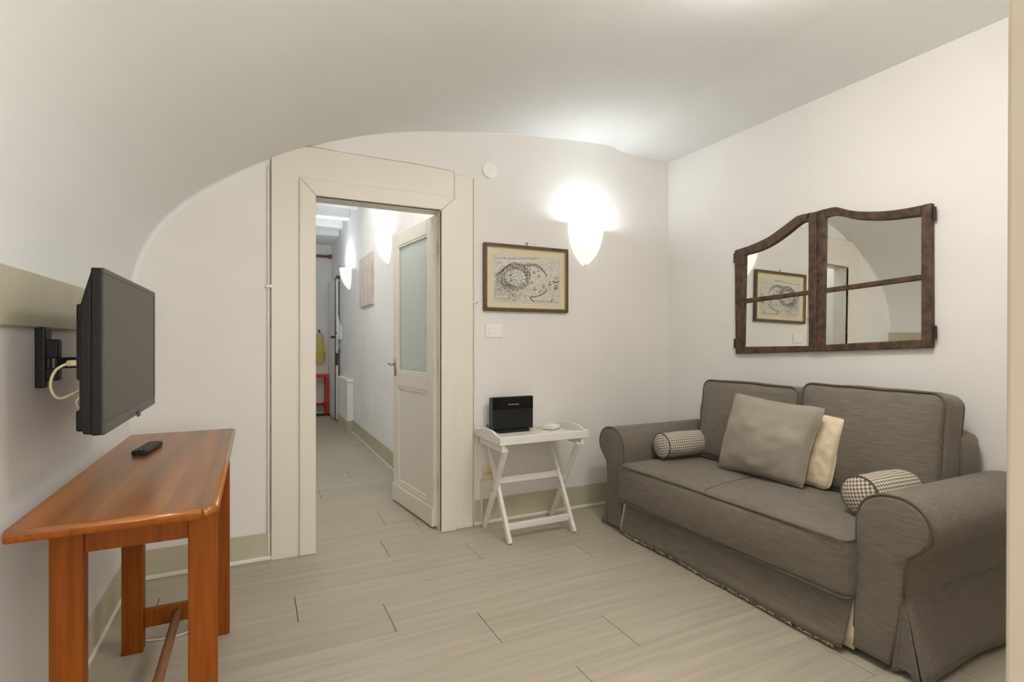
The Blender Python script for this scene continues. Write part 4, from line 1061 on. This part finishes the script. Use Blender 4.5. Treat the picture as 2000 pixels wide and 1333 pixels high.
# ------------------------------------------------------------------ loose cushions
def pillow(name, label, cat, mat, c00, c10, c11, c01, th, seed, pinch=0.06, rc=0.04, pw=0.42, quilt=0, wr=0.012, group=None):
    C = [Vector(c) for c in (c00, c10, c11, c01)]
    cen = sum(C, Vector()) / 4
    nrm = (C[1] - C[0]).cross(C[3] - C[0]).normalized()
    n = 30
    def base(u, v):
        p = C[0] * (1 - u) * (1 - v) + C[1] * u * (1 - v) + C[2] * u * v + C[3] * (1 - u) * v
        e = pinch * (math.sin(PI * u) * (2 * abs(v - .5)) ** 3 + math.sin(PI * v) * (2 * abs(u - .5)) ** 3)
        e += rc * (abs(2 * u - 1) * abs(2 * v - 1)) ** 7
        q_ = p + (cen - p) * e
        return q_ + (C[3] - C[0]) * (0.018 * noise.noise(Vector((u * 5, seed, v * 2))))
    def side(sg):
        def fn(u, v):
            p = base(u, v)
            h = (max(0, math.sin(PI * u) * math.sin(PI * v))) ** pw
            w = wr * noise.noise(Vector((u * 4.2, v * 4.2, seed + sg))) * min(1, h * 1.5) + 0.5 * wr * noise.noise(Vector((u * 11, v * 9, seed * 2 + sg))) * min(1, h * 1.5)
            if quilt:
                w += 0.007 * abs(math.sin(u * quilt * PI)) ** 0.6 * h + 0.006 * noise.noise(Vector((u * 24, v * 34, seed))) * h
            return p + nrm * sg * (th / 2 * h + w + 0.0015)
        return fn
    lo = ((C[0] + C[1]) / 2); t_ = thing(name, (cen.x, cen.y, lo.z - 0.01), label, cat, group)
    m = MB(); m.grid(side(1), n if not quilt else 60, n); m.grid(side(-1), n if not quilt else 60, n)
    m.build('cover', mat, t_, smooth=True)
    path = []
    for a, b, c, d in ((0, 0, 1, 0), (1, 0, 1, 1), (1, 1, 0, 1), (0, 1, 0, 0)):
        for i in range(14): path.append(base(a + (c - a) * i / 14, b + (d - b) * i / 14))
    MB().tube(path, 0.0032, 6, closed=True).build('edge_seam', mat, t_, smooth=True)
    return t_
pillow('throw_cushion', 'large plain grey-taupe cushion leaning on the sofa back', 'cushion', 'greycushion',
       (2.395, 2.205, 0.470), (2.415, 1.690, 0.474), (2.495, 1.628, 0.872), (2.475, 2.150, 0.905), 0.19, 2.0, pinch=0.06, rc=0.02, wr=0.014, group='cushions on the sofa')
pillow('throw_cushion', 'cream quilted cushion half hidden behind the grey-taupe one', 'cushion', 'creamcushion',
       (2.50, 2.02, 0.470), (2.525, 1.625, 0.470), (2.575, 1.575, 0.825), (2.55, 1.99, 0.84), 0.10, 6.0, pinch=0.03, rc=0.05, pw=0.35, quilt=14, group='cushions on the sofa')

def bolster(p, q, r, label, seed):
    p = Vector(p); q = Vector(q); d = (q - p); Ln = d.length; d.normalize()
    up = Vector((0, 0, 1)); s = d.cross(up).normalized(); up = s.cross(d)
    t_ = thing('bolster_cushion', ((p.x + q.x) / 2, (p.y + q.y) / 2, p.z - r), label, 'cushion', 'cushions on the sofa')
    n, k = 40, 22; m = MB(); vs = []; uv = []
    for j in range(k + 1):
        a = j / k; rr = r * (0.965 + 0.045 * math.sin(PI * a))
        for i in range(n + 1):
            th = 2 * PI * i / n
            w = 0.003 * noise.noise(Vector((math.cos(th) * 2, a * 5, math.sin(th) * 2 + seed)))
            fl = 1 - 0.05 * max(0, -math.sin(th)) ** 3
            vs.append(p + d * (Ln * a) + (s * math.cos(th) + up * math.sin(th) * fl) * (rr + w)); uv.append((a * Ln, th * r))
    m.add(vs, [(j * (n + 1) + i, j * (n + 1) + i + 1, (j + 1) * (n + 1) + i + 1, (j + 1) * (n + 1) + i) for j in range(k) for i in range(n)])
    m.uv = uv; m.build('cover', 'gingham', t_, smooth=True)
    for e, sg in ((p, -1), (q, 1)):
        m = MB(); vs = []; uv = []
        for j in range(9):
            f = 1 - j / 8
            for i in range(n):
                th = 2 * PI * i / n; R1 = r * 0.965 * f
                vs.append(e + d * sg * (0.022 * (1 - f * f)) + (s * math.cos(th) + up * math.sin(th)) * max(R1, 1e-4)); uv.append((R1 * math.cos(th) * 0.96 + R1 * math.sin(th) * 0.28, R1 * math.sin(th) * 0.96 - R1 * math.cos(th) * 0.28))
        m.add(vs, [(j * n + i, j * n + (i + 1) % n, (j + 1) * n + (i + 1) % n, (j + 1) * n + i) for j in range(8) for i in range(n)])
        m.uv = uv; m.build('end_panel', 'gingham', t_, smooth=True)
        MB().tube([e + (s * math.cos(2 * PI * i / n) + up * math.sin(2 * PI * i / n)) * (r * 0.975) for i in range(n)], 0.0042, 6, closed=True).build('piping', 'piping', t_, smooth=True)
bolster((2.285, 2.545, 0.545), (2.60, 2.535, 0.545), 0.079, 'gingham bolster cushion lying along the arm nearer the tray table', 1.0)
bolster((2.285, 1.345, 0.550), (2.60, 1.325, 0.552), 0.083, 'gingham bolster cushion lying against the nearer sofa arm', 5.0)
